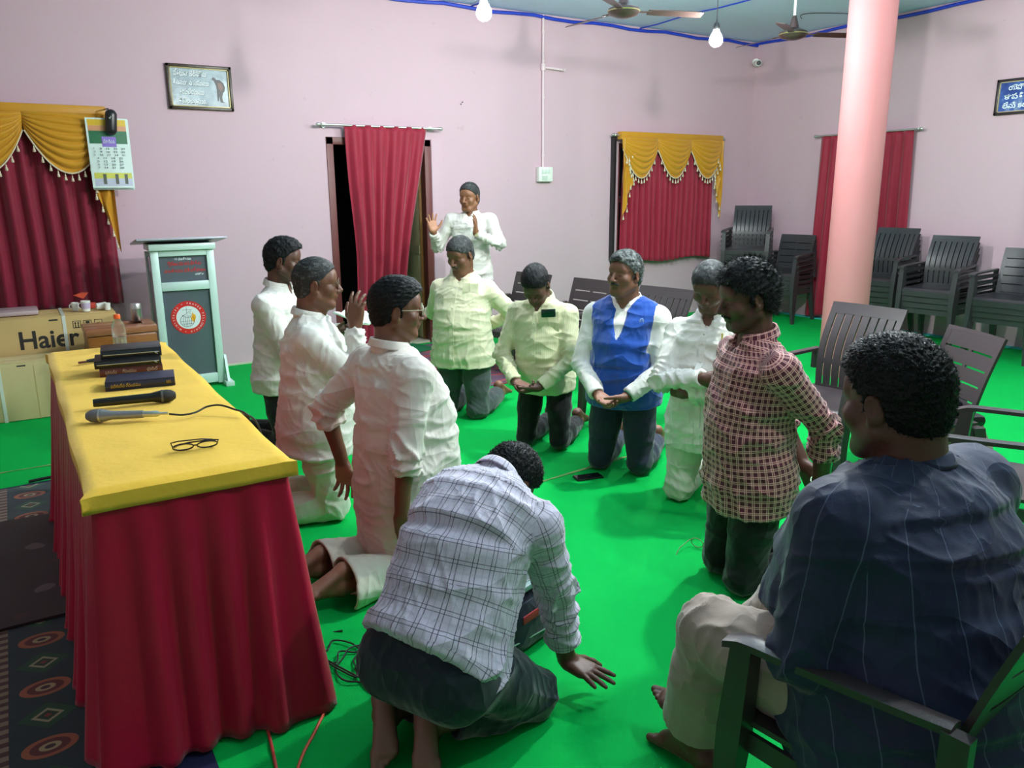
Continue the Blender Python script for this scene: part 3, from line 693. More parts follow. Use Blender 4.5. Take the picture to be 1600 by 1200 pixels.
# books and small things on the table
M_blk = simple('black_leatherette', rgb(20, 22, 26), 0.42, var=0.15, bump=0.4, bscale=300); M_navy = simple('navy_leatherette', rgb(34, 38, 62), 0.38, var=0.12, bump=0.4, bscale=300)
M_brn = simple('maroon_leatherette', rgb(84, 34, 30), 0.42, var=0.12, bump=0.4, bscale=300); M_pages = simple('page_edges', rgb(170, 160, 140), 0.6)
TABLETOP = []
def book(cx, cy, z, L, D, Hh, rz, mat, label, txt=None, tcol=None, name='book', cat='book', group=None, ribbon=False, zip_=False):
    e = empty(name, (cx, cy, z), rz); tag(e, label, cat, group); TABLETOP.append(e)
    m = MB(); t = 0.004
    m.bbox((0, 0, Hh-t/2), (L, D, t), 0.0015).bbox((0, 0, t/2), (L, D, t), 0.0015).build('cover', mat, e, smooth=True)
    MB().grid(lambda u, v: ((u-0.5)*L, -D/2+0.004-0.007*math.sin(math.pi*v), t*0.2+(Hh-t*0.4)*v), 2, 8).build('spine', mat, e, smooth=True)
    MB().box((0, 0.003, Hh/2), (L-0.012, D-0.012, Hh-2*t+0.001)).build('pages', M_pages, e)
    if txt:
        for i, (s_, x, w_) in enumerate(txt):
            text_obj(s_, Hh*0.5, Matrix.Translation((x, -D/2-0.0052, Hh/2)) @ Matrix.Rotation(R(90), 4, 'X'), tcol, 'spine_lettering', e, width=w_, extrude=0.0003)
    if ribbon: MB().slab(lambda u, v: (Vector((L/2+0.03*v, -0.02+0.004*u-0.02*v, Hh*0.4-0.02*v*v)), Vector((0, 0, 1))), 1, 6, 0.0006).build('ribbon', M_steel, e)
    if zip_: MB().tube([(-L/2+0.01, -D/2-0.004, Hh*0.5), (L/2-0.01, -D/2-0.004, Hh*0.5)], 0.0022, 6).cyl((L/2-0.03, -D/2-0.006, Hh*0.45), (L/2-0.018, -D/2-0.012, Hh*0.3), 0.003, n=6).build('zip', M_steel, e)
    return e
M_goldink = simple('gold_foil', rgb(196, 164, 70), 0.3, metal=0.6)
M_silink = simple('faded_foil', rgb(176, 150, 136), 0.4)
book(0.415, 3.88, TT, 0.285, 0.17, 0.040, R(-8), M_navy, 'navy leather book with gold spine lettering, lying in front of the book pile', [('పరిశుద్ధ గ్రంథము', -0.06, 0.12), ('III', 0.115, 0.015)], M_goldink, group=None)
book(0.415, 4.22, TT, 0.275, 0.19, 0.040, R(-5), M_brn, 'maroon thick book with faded spine lettering, bottom of the book pile', [('పరిశుద్ధ', -0.09, 0.05), ('గ్రంథము', -0.01, 0.06), ('బైబిల్', 0.09, 0.05)], M_silink)
book(0.405, 4.215, TT+0.0405, 0.29, 0.19, 0.038, R(-6), M_blk, 'black zipped book, middle of the book pile', ribbon=True, zip_=True)
book(0.425, 4.225, TT+0.0790, 0.265, 0.18, 0.044, R(-6), simple('slate_leatherette', rgb(30, 34, 40), 0.4), 'slate black book case, topmost of the book pile', zip_=True)
pc = empty('pen_pouch', (0.285, 4.53, TT+0.014), R(8)); TABLETOP.append(pc); tag(pc, 'small black pouch with brown flap left of the book pile', 'pouch')
MB().lathe([(0.0, -0.045), (0.010, -0.042), (0.013, -0.01), (0.014, 0.03), (0.011, 0.05), (0.0, 0.052)], 14, Matrix.Rotation(R(90), 4, 'Y') @ Matrix.Scale(0.8, 4, (1, 0, 0))).build('body', M_blk, pc, smooth=True)
MB().bbox((-0.062, 0, -0.003), (0.04, 0.016, 0.010), 0.003).build('flap', M_brn, pc, smooth=True)
MB().tube([(0.05, 0, 0), (0.09, 0.01, -0.004), (0.12, 0.0, -0.006)], 0.003, 6).build('strap', M_black, pc, smooth=True)
def mic(x, y, rz, body, headm, label, L=0.25, ring=M_steel, cord=False, r1=0.026, rl=0.017):
    e = empty('microphone', (x, y, TT), rz); tag(e, label, 'microphone'); TABLETOP.append(e)
    Mx = Matrix.Translation((0, 0, r1-0.001)) @ Matrix.Rotation(R(90), 4, 'Y')
    MB().lathe([(0.0, L/2), (0.014, L/2-0.003), (r1-0.003, L/2-0.018), (r1, L/2-0.036), (r1-0.001, L/2-0.05)], 22, Mx).build('grille', headm, e, smooth=True)
    MB().lathe([(r1+0.001, L/2-0.05), (r1+0.0015, L/2-0.053), (r1+0.001, L/2-0.058)], 22, Mx).build('ring', ring, e, smooth=True)
    MB().lathe([(r1-0.001, L/2-0.058), (r1-0.004, L/2-0.075), (rl, L/2-0.095), (rl*0.9, -L/2+0.02), (rl*0.85, -L/2), (0, -L/2)], 22, Mx).build('handle', body, e, smooth=True)
    if cord: MB().lathe([(rl*0.72, -L/2), (rl*0.72, -L/2-0.05), (0.006, -L/2-0.06), (0.005, -L/2-0.09), (0.0, -L/2-0.09)], 14, Mx).build('plug', M_chrome, e, smooth=True)
    return e
mic(0.345, 3.49, R(-8), M_black, simple('black_mesh', rgb(26, 26, 30), 0.5, bump=0.8, bscale=500), 'black wireless microphone lying on the yellow cloth', 0.31, ring=simple('grey_ring', rgb(90, 92, 92), 0.4), r1=0.027, rl=0.019)
M_silv = simple('silver_paint', rgb(150, 152, 158), 0.32, metal=0.5)
mic(0.245, 3.27, R(180-25), M_silv, simple('silver_mesh', rgb(120, 120, 126), 0.35, metal=0.6, bump=0.8, bscale=500), 'silver corded microphone lying on the yellow cloth', 0.21, ring=M_chrome, cord=True)
def kt(p): return (p[0]*KT, p[1]*KT, 1.6+(p[2]-1.6)*KT)
cb = MB(); pts = [(0.425, 3.185, TT+0.022), (0.47, 3.165, TT+0.016), (0.52, 3.17, TT+0.018), (0.565, 3.185, TT+0.03), (0.61, 3.16, TT+0.035), (0.65, 3.11, TT+0.024), (0.685, 3.06, TT+0.010), (0.725, 3.03, TT-0.06)]
pts = [kt(p) for p in pts]+[(0.675, 2.69, 0.5), (0.70, 2.67, 0.2), (0.76, 2.66, 0.006), (0.86, 2.60, 0.005)]
def smoothpts(pts, k=6):
    P = [Vector(p) for p in pts]; out = []
    for i in range(len(P)-1):
        p0, p1, p2, p3 = P[max(i-1, 0)], P[i], P[i+1], P[min(i+2, len(P)-1)]
        for j in range(k):
            t = j/k; out.append(0.5*((2*p1)+(p2-p0)*t+(2*p0-5*p1+4*p2-p3)*t*t+(3*p1-p0-3*p2+p3)*t**3))
    return out+[P[-1]]
tag(cb.tube(smoothpts(pts), 0.0035, 8).build('microphone_cable', M_cord, smooth=True), 'thin black cable running from the silver microphone over the table edge', 'cable')
def glasses(name, loc, rz, label, frame, w_=0.135, flat=True, parent=None, wear=False, thick=0.0018, lens=0.027, fold=False):
    e = empty(name, loc, rz, parent)
    if label: tag(e, label, 'glasses')
    m = MB(); c = w_/4+0.002
    for s_ in (-1, 1):
        ring = [(s_*c+lens*1.12*math.cos(t), 0, lens*0.82*math.sin(t)) for t in np.linspace(0, 6.283, 21)[:-1]]
        m.tube(ring, thick, 6, closed=True)
    m.tube([(-c+lens*1.1, 0, 0.004), (0, 0.003, 0.010), (c-lens*1.1, 0, 0.004)], thick, 6)
    o1 = m.build('frame_front', frame, e, smooth=True)
    for s_ in (-1, 1):
        tp = [(s_*(c+lens*1.1), 0, 0.008), (s_*(w_/2+0.004), -0.006, 0.008), (s_*(w_/2+0.004), -0.09, 0.006), (s_*(w_/2+0.001), -0.118, -0.004), (s_*(w_/2-0.002), -0.135, -0.022)]
        if fold: k_ = 0.004*(1+s_); tp = [(s_*(c+lens*1.1), 0, 0.008), (s_*(w_/2+0.003), -0.008-k_, 0.007), (s_*(w_/2-0.02), -0.013-k_, 0.005), (-s_*0.02, -0.014-k_, 0.0), (-s_*0.055, -0.014-k_, -0.012), (-s_*0.066, -0.012-k_, -0.022)]
        MB().tube(tp, thick*0.95, 6).build('temple', frame, e, smooth=True)
        gl = MB().lathe([(0, 0), (lens*0.95, 0), (lens*0.95, 0.001), (0, 0.001)], 20, Matrix.Translation((s_*c, 0, 0)) @ Matrix.Scale(1.12, 4, (1, 0, 0)) @ Matrix.Scale(0.82, 4, (0, 0, 1)) @ Matrix.Rotation(R(90), 4, 'X'))
        gl.build('lens', M_lens, e, smooth=True)
    return e
n = N('clear_lens'); n.base((0.9, 0.95, 0.93)); M_lens = n.set(rough=0.03, trans=0.95); n.b.inputs['IOR'].default_value = 1.05; n.b.inputs['Alpha'].default_value = 0.35
g1 = glasses('eyeglasses', (0.435, 2.735, TT+0.016), 0, 'black-framed eyeglasses folded on the yellow table cloth', simple('tortoise_frame', rgb(36, 22, 26), 0.25), 0.145, fold=True, lens=0.029, thick=0.0026)
g1.rotation_euler = (R(-48), 0, R(-8+180)); TABLETOP.append(g1)
g2 = glasses('eyeglasses', (2.50, 2.37, 0.026), R(0), 'thin wire eyeglasses lying on the green carpet by the plaid-shirt man', simple('green_grey_wire', rgb(150, 160, 120), 0.3, metal=0.3), 0.135, thick=0.0022)
g2.rotation_euler = (R(6), 0, R(-75))
# water bottle on the table's far end
bt = empty('water_bottle', (0.44, 4.88, TT)); TABLETOP.append(bt); tag(bt, 'clear plastic water bottle with orange cap at the table far end', 'bottle')
n = N('clear_plastic'); n.base((0.93, 0.97, 0.95)); M_pet = n.set(rough=0.08, trans=0.9); n.b.inputs['IOR'].default_value = 1.12; n.b.inputs['Alpha'].default_value = 0.55
MB().lathe([(0, 0), (0.030, 0), (0.036, 0.006), (0.036, 0.05), (0.034, 0.055), (0.036, 0.06), (0.036, 0.115), (0.032, 0.14), (0.016, 0.165), (0.014, 0.172)], 24).build('shell', M_pet, bt, smooth=True)
MB().lathe([(0, 0.003), (0.033, 0.003), (0.033, 0.07), (0, 0.07)], 20).build('water', simple('water', rgb(190, 196, 186), 0.05, var=0), bt, smooth=True).active_material.node_tree.nodes['Principled BSDF'].inputs['Transmission Weight'].default_value = 0.8
MB().lathe([(0, 0.196), (0.015, 0.195), (0.0175, 0.19), (0.0175, 0.172), (0.0, 0.172)], 20).build('cap', simple('orange_cap', rgb(240, 96, 26), 0.35), bt, smooth=True)
MB().lathe([(0.0365, 0.085), (0.0365, 0.088), (0.0365, 0.09)], 24).build('mould_ring', M_pet, bt, smooth=True)
for o_ in TABLETOP:
    o_.location = kt(o_.location); o_.scale = (KT, KT, KT)
# ------------------------------------------------------------------ lectern
M_mint = simple('mint_white_aluminium', rgb(196, 222, 214), 0.35, metal=0.1, var=0.03); M_grey = simple('smoky_grey_panel', rgb(88, 96, 104), 0.12, var=0.05)
lc = empty('lectern', (1.165, 7.10, 0), R(0)); tag(lc, 'aluminium lectern with grey panels and red round emblem, beside the back wall', 'lectern')
hw = 0.245
for s_ in (-1, 1):
    MB().bbox((s_*(hw-0.03), -0.12, 0.60), (0.06, 0.05, 1.16), 0.004).build('post', M_mint, lc, smooth=True)
    MB().bbox((s_*(hw-0.02), 0.16, 0.58), (0.04, 0.04, 1.12), 0.004).build('post', M_mint, lc, smooth=True)
    MB().box((s_*(hw-0.012), 0.02, 0.6), (0.006, 0.26, 1.0)).build('side_panel', M_grey, lc)
    MB().bbox((s_*(hw+0.015), -0.02, 0.02), (0.07, 0.46, 0.04), 0.004).build('foot', M_mint, lc, smooth=True)
    MB().poly([(-0.22, 0.04), (-0.15, 0.04), (-0.12, 0.26), (-0.14, 0.26)], 0.02, Matrix.Translation((s_*(hw+0.012), 0, 0)) @ Matrix.Rotation(R(90), 4, 'Z')).build('brace', M_mint, lc)
for z, h_ in ((0.07, 0.08), (0.865, 0.07), (1.135, 0.05)): MB().bbox((0, -0.12, z), (2*hw-0.12, 0.05, h_), 0.004).build('rail', M_mint, lc, smooth=True)
for z, h_ in ((0.47, 0.72), (1.005, 0.21)): MB().box((0, -0.115, z), (2*hw-0.12, 0.012, h_)).build('front_panel', M_grey, lc)
MB().bbox((0, -0.03, 1.185), (2*hw+0.02, 0.30, 0.05), 0.004).build('top_box', M_mint, lc, smooth=True)
MB().bbox((0, -0.02, 1.228), (0.69, 0.42, 0.016), 0.003, Matrix.Rotation(R(-7), 4, 'X')).build('tray', simple('pale_violet_grey_tray', rgb(178, 176, 190), 0.3), lc, smooth=True)
M_red = simple('red_vinyl', rgb(206, 34, 30), 0.4, var=0.04); M_wh2 = simple('white_vinyl', rgb(220, 232, 232), 0.4, var=0.02); M_or = simple('orange_vinyl', rgb(238, 168, 30), 0.4)
E0 = (0.0, -0.1225, 0.60); RX = Matrix.Rotation(R(90), 4, 'X')
def disc(r0, r1, y, mt, nm): 
    MB().lathe([(r0, 0), (r1, 0), (r1, 0.001), (r0, 0.001), (r0, 0)], 48, Matrix.Translation((E0[0], E0[1]-y, E0[2])) @ RX).build(nm, mt, lc)
disc(0.096, 0.138, 0.0, M_red, 'emblem_ring'); disc(0.0, 0.097, 0.0, M_wh2, 'emblem_disc')
# ring lettering
rl_txt = 'PRAYER FELLOWSHIP * MINISTRIES * '
for i, ch in enumerate(rl_txt):
    if ch == ' ': continue
    a = math.pi/2-2*math.pi*i/len(rl_txt)
    text_obj(ch, 0.022, Matrix.Translation((E0[0]+0.117*math.cos(a), E0[1]-0.0016, E0[2]+0.117*math.sin(a))) @ RX @ Matrix.Rotation(a-math.pi/2, 4, 'Z'), M_wh2, 'emblem_lettering', lc)
g = MB(); y_ = E0[1]-0.0016
def eline(pts, r=0.0012): g.tube([(E0[0]+x, y_, E0[2]+z) for x, z in pts], r, 5)
eline([(-0.012, 0.035), (-0.012, 0.088)]); eline([(-0.045, 0.066), (0.03, 0.066)])
eline([(-0.012+0.055*math.cos(t), -0.025+0.052*math.sin(t)) for t in np.linspace(2.0, 6.9, 28)], 0.0018)
for k in (0.25, 0.6): eline([(-0.012+0.055*k*math.cos(t), -0.025+0.052*math.sin(t)) for t in np.linspace(2.2, 4.1, 12)]); eline([(-0.012+0.055*k*math.cos(t), -0.025+0.052*math.sin(t)) for t in np.linspace(-1.0, 1.0, 12)])
eline([(-0.064, -0.03), (0.045, -0.03)]); eline([(-0.055, -0.052), (0.03, -0.052)]); eline([(-0.012, 0.02), (-0.012, -0.076)])
eline([(-0.05, 0.02), (-0.02, 0.028), (0.0, 0.045), (0.02, 0.062), (0.012, 0.035), (0.028, 0.02), (0.005, 0.0), (-0.02, 0.0), (-0.05, 0.02)], 0.0014)
g.build('emblem_globe_and_dove', M_inkd, lc)
MB().poly([(0.03, -0.03), (0.018, -0.005), (0.03, 0.012), (0.035, 0.045), (0.048, 0.02), (0.056, 0.028), (0.06, -0.002), (0.05, -0.03), (0.04, -0.042)], 0.001, Matrix.Translation((E0[0]-0.003, y_, E0[2]))).build('emblem_flame', M_or, lc)
for t_, z, sz, mt, w_, x in (('ఈ మందిరము', 1.085, 0.03, M_wh2, 0.13, 0.0), ('క్రైస్తవ సహవాస ప్రార్థన', 1.045, 0.038, M_red, 0.26, 0.01), ('మందిరము పరిచర్యలు', 0.99, 0.038, M_red, 0.32, 0.01), ('యెహోవా', 0.955, 0.02, M_wh2, 0.07, 0.12)):
    text_obj(t_, sz, Matrix.Translation((x, -0.122, z)) @ RX, mt, 'panel_lettering', lc, width=w_, bold=0.0006)
# ------------------------------------------------------------------ cartons, wooden box and clutter behind the table
def card(name, c):
    n = N(name); v = n.coord('Object'); wv = n.n('ShaderNodeTexWave'); wv.inputs['Scale'].default_value = 40; n.l(v, wv.inputs[0])
    n.base(n.mix(n.noise(v, 4, 5), tuple(x*0.9 for x in c), tuple(x*1.06 for x in c))); n.bump(wv.outputs['Fac'], 0.06, 0.002); return n.set(rough=0.8, spec=0.2)
M_card = card('cardboard', rgb(196, 168, 112)); M_card2 = card('light_cardboard', rgb(206, 188, 138)); M_print = simple('black_carton_ink', rgb(42, 40, 36), 0.6)
M_strap = simple('white_strap', rgb(214, 220, 208), 0.4)
def carton(x0, x1, y0, y1, h_, mat, label):
    e = empty('carton', ((x0+x1)/2, (y0+y1)/2, 0)); tag(e, label, 'box', 'appliance cartons'); W_, D_ = x1-x0, y1-y0
    MB().bbox((0, 0, h_/2), (W_, D_, h_-0.006), 0.006).build('box', mat, e, smooth=True)
    for s_ in (-1, 1): MB().bbox((0, s_*D_/4, h_-0.001), (W_-0.004, D_/2-0.004, 0.005), 0.001).build('flap', mat, e, smooth=True)
    return e
c1 = carton(-0.85, 0.62, 6.93, 7.38, 0.70, M_card, 'large brown appliance carton with black lettering under the left window')
y_ = -0.2255
text_obj('Haier', 0.19, Matrix.Translation((0.255, y_, 0.525)) @ RX, M_print, 'carton_lettering', c1, width=0.40, bold=0.004)
for k in range(3):
    x = 0.455+k*0.075
    fr_ = MB(); 
    for dx, dz, sx, sz in ((-0.026, 0, 0.004, 0.056), (0.026, 0, 0.004, 0.056), (0, 0.026, 0.056, 0.004), (0, -0.026, 0.056, 0.004)): fr_.box((x+dx, y_, 0.625+dz), (sx, 0.002, sz))
    if k == 0:
        for dx in (-0.01, 0.01): fr_.box((x+dx, y_, 0.62), (0.006, 0.002, 0.03)); fr_.poly([(x+dx-0.009, 0.632), (x+dx+0.009, 0.632), (x+dx, 0.645)], 0.002, Matrix.Translation((0, y_, 0)))
        fr_.box((x, y_, 0.603), (0.035, 0.002, 0.004))
    elif k == 1: fr_.poly([(x-0.014, 0.645), (x+0.014, 0.645), (x+0.012, 0.628), (x+0.003, 0.618), (x+0.003, 0.606), (x+0.01, 0.603), (x-0.01, 0.603), (x-0.003, 0.606), (x-0.003, 0.618), (x-0.012, 0.628)], 0.002, Matrix.Translation((0, y_, 0)))
    else: fr_.poly([(x-0.012, 0.605), (x+0.012, 0.605), (x+0.012, 0.63), (x-0.012, 0.63)], 0.002, Matrix.Translation((0, y_, 0)))
    fr_.build('handling_mark', M_print, c1)
MB().box((0.37, y_-0.001, 0.35), (0.024, 0.003, 0.70)).box((0.37, 0, 0.7045), (0.024, 0.455, 0.003)).build('strap', M_strap, c1)
MB().bbox((0.30, y_, 0.672), (0.06, 0.003, 0.012), 0.001).build('hand_slot', M_print, c1)
c2 = carton(-0.75, 0.30, 6.60, 6.90, 0.43, M_card2, 'pale appliance carton standing in front of the larger brown carton')
y_ = -0.1505
text_obj('Haier', 0.13, Matrix.Translation((0.50, y_, 0.285)) @ RX, simple('grey_carton_ink', rgb(120, 122, 112), 0.6), 'carton_lettering', c2, width=0.26, bold=0.003)
MB().box((0.02, y_-0.001, 0.215), (0.022, 0.003, 0.43)).box((0.02, 0, 0.4345), (0.022, 0.305, 0.003)).build('strap', M_strap, c2)
text_obj('21', 0.05, Matrix.Translation((-0.03, y_, 0.10)) @ RX, simple('blue_ink', rgb(70, 110, 150), 0.6), 'carton_number', c2)
MB().bbox((0.16, y_, 0.405), (0.055, 0.003, 0.010), 0.001).build('hand_slot', M_print, c2)
MB().box((0.235, y_, 0.2), (0.004, 0.003, 0.4)).build('tape_seam', M_card, c2)
M_wood = wood('teak_veneer', rgb(112, 62, 22), rgb(150, 92, 36), 3, 0.28)
wb = empty('wooden_box', (0.60, 6.58, 0)); tag(wb, 'varnished brown wooden box with a recessed slot in its top', 'box')
MB().bbox((0, 0, 0.30), (0.47, 0.36, 0.60), 0.02).build('case', M_wood, wb, smooth=True)
M_woodt = wood('pale_teak_top', rgb(138, 84, 56), rgb(160, 104, 72), 3, 0.3)
m = MB()
for c_, s_ in (((0, -0.115, 0.625), (0.48, 0.14, 0.05)), ((0, 0.15, 0.625), (0.48, 0.07, 0.05)), ((-0.13, 0.035, 0.625), (0.22, 0.16, 0.05)), ((0.2, 0.035, 0.625), (0.08, 0.16, 0.05))): m.bbox(c_, s_, 0.003)
m.build('top_board', M_woodt, wb, smooth=True)
MB().box((0.07, 0.035, 0.604), (0.18, 0.155, 0.004)).build('slot_floor', simple('dark_slot', rgb(60, 36, 22), 0.6), wb)
fl = empty('steel_flask', (0.74, 6.68, 0.651)); tag(fl, 'brushed steel flask standing on the wooden box near the lectern', 'flask')
MB().lathe([(0, 0), (0.036, 0), (0.038, 0.004), (0.038, 0.09)], 24).build('body', M_steel, fl, smooth=True); MB().lathe([(0.039, 0.092), (0.039, 0.128), (0.036, 0.134), (0, 0.134)], 24).build('cap', M_chrome, fl, smooth=True)
def mug(nm, x, y, z, mat, lab, handle=True, s=1.0, rot=None, prnt=None):
    e = empty(nm, (x, y, z)); tag(e, lab, 'cup')
    if rot: e.rotation_euler = rot
    MB().lathe([(0, 0), (0.026*s, 0), (0.032*s, 0.075*s), (0.029*s, 0.075*s), (0.024*s, 0.004), (0, 0.004)], 20).build('bowl', mat, e, smooth=True)
    if handle: MB().tube([(-0.029*s-0.018*s*math.sin(t), 0, 0.04*s+0.022*s*math.cos(t)) for t in np.linspace(0.1, 3.04, 9)], 0.004*s, 6).build('handle', mat, e, smooth=True)
    if prnt: MB().lathe([(0.0285*s, 0.02*s), (0.0318*s, 0.06*s)], 12).build('printed_band', prnt, e, smooth=True)
    return e
mug('white_mug', 0.425, 7.05, 0.7065, M_white, 'white mug with handle on the large carton', prnt=simple('lilac_print', rgb(190, 176, 206), 0.4), s=1.1)
mug('white_mug', 0.355, 7.14, 0.7065, M_white, 'smaller white mug half behind the printed mug', s=0.85)
mug('paper_cup', 0.50, 7.08, 0.7065+0.028, M_white, 'white paper cup lying on its side on the large carton', handle=False, s=0.95, rot=(0, R(90), R(8)))
mug('paper_cup', 0.575, 7.03, 0.7065, M_white, 'small white paper cup standing at the carton end', handle=False, s=0.75)
tag(MB().lathe([(0, 0.0), (0.05, 0.0), (0.055, 0.025), (0.04, 0.04), (0, 0.045)], 18).build('red_packet', simple('red_wrapper', rgb(196, 70, 56), 0.45), loc=(0.47, 7.25, 0.7065), smooth=True), 'small red wrapped packet behind the mugs', 'packet')
tag(MB().poly([(-0.06, 0.03), (0.01, 0.0), (0.05, 0.045), (0.0, 0.05)], 0.03).build('red_packet', simple('red_foil', rgb(206, 84, 56), 0.3, var=0.3, vscale=60), loc=(0.42, 7.30, 0.78)), 'shiny red packet leaning against the curtain behind the mugs', 'packet')
tag(MB().bbox((0, 0, 0.018), (0.4, 0.3, 0.036), 0.012).build('folded_plastic_sheet', simple('milky_sheet', rgb(176, 158, 160), 0.4, bump=0.5, bscale=20), loc=(-0.1, 7.2, 0.7065), smooth=True), 'crumpled milky plastic sheet on the large carton', 'sheet')
# ------------------------------------------------------------------ floor mats and small floor things
def flat(name, x0, x1, y0, y1, mat, label, th=0.008, rz=0, cat='rug'):
    cx, cy = (x0+x1)/2, (y0+y1)/2
    rr = random.Random(int(cx*100)+3)
    def f(u, v):
        X = (u-0.5)*(x1-x0); Y = (v-0.5)*(y1-y0); return Vector((X+0.006*math.sin(Y*9), Y+0.006*math.sin(X*11), th/2+0.002*math.sin(X*13)*math.sin(Y*11)+0.002)), Vector((0, 0, 1))
    o = MB().slab(f, 24, 24, th).build(name, mat, loc=(cx, cy, 0), rot=(0, 0, rz), smooth=True); return tag(o, label, cat)
n = N('red_patterned_rug'); v = n.coord('Object', (1, 1, 1)); vo = n.n('ShaderNodeTexVoronoi'); vo.inputs['Scale'].default_value = 9; n.l(n.coord('Object', (0.45, 1.6, 1)), vo.inputs['Vector'])
f1 = n.noise(v, 12, 4)
n.base(n.mix(n.math('GREATER_THAN', n.math('ADD', vo.outputs['Distance'], n.math('MULTIPLY', f1, 0.5)), 0.72), n.mix(n.noise(v, 30, 2), rgb(140, 58, 70), rgb(168, 76, 84)), n.mix(f1, rgb(92, 62, 88), rgb(112, 90, 104)))); n.bump(n.noise(v, 200, 2), 0.3, 0.004)
M_rug = n.set(rough=0.85)
flat('doorway_rug', 2.75, 4.15, 5.62, 7.60, M_rug, 'reddish patterned rug lying in front of the doorway')
flat('green_mat', 3.25, 3.60, 7.25, 7.65, simple('dark_green_mat', rgb(8, 110, 66), 0.8), 'small dark green mat at the doorway threshold', 0.006, R(20)).location.z = 0.010
# patterned carpets left of the table
M_bluemat = simple('navy_floor_cloth', rgb(10, 16, 60), 0.85, var=0.15)
flat('blue_floor_cloth', -1.6, 0.30, 1.6, 5.05, M_bluemat, 'navy blue floor cloth along the left side of the table', 0.004)
n = N('patterned_runner'); tc = n.coord('Object'); sx = n.n('ShaderNodeSeparateXYZ'); n.l(tc, sx.inputs[0]); X_, Y_ = sx.outputs[0], sx.outputs[1]
per = 0.34
fy = n.math('SUBTRACT', n.math('FRACT', n.math('DIVIDE', n.math('ADD', Y_, 10.0), per)), 0.5)
def ell(ax, ay, cx=0.0, cyo=0.0):
    a_ = n.math('DIVIDE', n.math('SUBTRACT', X_, cx), ax); b_ = n.math('DIVIDE', n.math('MULTIPLY', n.math('SUBTRACT', fy, cyo), per), ay)
    return n.math('SQRT', n.math('ADD', n.math('MULTIPLY', a_, a_), n.math('MULTIPLY', b_, b_)))
def dia(ax, ay, cx, cyo): return n.math('ADD', n.math('DIVIDE', n.math('ABSOLUTE', n.math('SUBTRACT', X_, cx)), ax), n.math('DIVIDE', n.math('ABSOLUTE', n.math('MULTIPLY', n.math('SUBTRACT', fy, cyo), per)), ay))
base_ = n.mix(n.noise(tc, 60, 3), rgb(8, 40, 48), rgb(18, 62, 66))
e1 = ell(0.075, 0.05, 0.0, 0.25); e2 = dia(0.085, 0.075, 0.0, -0.25)
col = n.mix(n.math('LESS_THAN', e2, 1.0), base_, rgb(16, 84, 50)); col = n.mix(n.math('LESS_THAN', e2, 0.55), col, rgb(180, 178, 140)); col = n.mix(n.math('LESS_THAN', e2, 0.38), col, rgb(24, 70, 40)); col = n.mix(n.math('LESS_THAN', e2, 0.15), col, rgb(150, 60, 44))
col = n.mix(n.math('LESS_THAN', e1, 1.0), col, rgb(186, 104, 66)); col = n.mix(n.math('LESS_THAN', e1, 0.72), col, rgb(110, 40, 38)); col = n.mix(n.math('LESS_THAN', e1, 0.4), col, rgb(196, 176, 130)); col = n.mix(n.math('LESS_THAN', e1, 0.2), col, rgb(60, 30, 40))
ax_ = n.math('ABSOLUTE', X_); fb_ = n.math('FRACT', n.math('MULTIPLY', Y_, 22.0))
bord = n.math('MULTIPLY', n.math('GREATER_THAN', ax_, 0.105), n.math('LESS_THAN', ax_, 0.155))
bc = n.mix(n.math('GREATER_THAN', fb_, 0.5), rgb(160, 140, 116), rgb(92, 52, 50)); col = n.mix(bord, col, bc)
bord2 = n.math('GREATER_THAN', ax_, 0.155); col = n.mix(bord2, col, n.mix(n.noise(tc, 25, 2), rgb(120, 60, 40), rgb(150, 90, 40)))
n.base(n.mix(0.3, col, (0.004, 0.006, 0.01))); n.bump(n.noise(tc, 300, 2), 0.3, 0.004); M_runner = n.set(rough=0.9, sheen=0.2)
for k, (x, lab) in enumerate(((-0.10, 'dark patterned carpet runner with medallions beside the table skirt'), (-0.42, 'outer patterned carpet runner at the left photo edge'))):
    flat('carpet_runner', x-0.16, x+0.16, 1.7, 5.0, M_runner, lab, 0.006).location.z = 0.006
n = N('dark_floral_cloth'); tc = n.coord('Object'); vo = n.n('ShaderNodeTexVoronoi'); vo.inputs['Scale'].default_value = 6.5; n.l(tc, vo.inputs['Vector'])
pet = n.math('LESS_THAN', n.math('ADD', vo.outputs['Distance'], n.math('MULTIPLY', n.noise(tc, 14, 2), 0.35)), 0.42)
sep = n.n('ShaderNodeSeparateColor'); n.l(vo.outputs['Color'], sep.inputs[0])
pc_ = n.ramp(sep.outputs[0], [(0.3, rgb(60, 28, 32)), (0.55, rgb(84, 38, 28)), (0.8, rgb(104, 88, 94))])
n.base(n.mix(n.math('MULTIPLY', pet, 0.8), rgb(34, 16, 22), pc_)); n.bump(n.noise(tc, 200, 2), 0.2, 0.003); M_floral = n.set(rough=0.8, sheen=0.2)
flat('floral_floor_cloth', -0.9, 0.14, 3.25, 4.42, M_floral, 'dark floral cloth folded over the patterned carpet at left', 0.012, R(3)).location.z = 0.014
tag(MB().tube(smoothpts([(-0.10, 5.07, 0.012), (0.0, 5.06, 0.02), (0.1, 5.05, 0.014), (0.16, 5.02, 0.01)]), 0.009, 8).build('black_strap', M_black, smooth=True), 'short black strap lying beside the blue floor cloth', 'strap')
# phone on the carpet
ph = empty('mobile_phone', (2.63, 3.41, 0.001), R(-12)); tag(ph, 'black mobile phone lying on the green carpet before the blue-vest man', 'phone')
MB().bbox((0, 0, 0.005), (0.165, 0.078, 0.009), 0.004).build('case', M_black, ph, smooth=True); MB().box((0, 0, 0.0102), (0.155, 0.070, 0.0012)).build('screen', simple('phone_glass', (0.008, 0.008, 0.012), 0.06, var=0), ph)
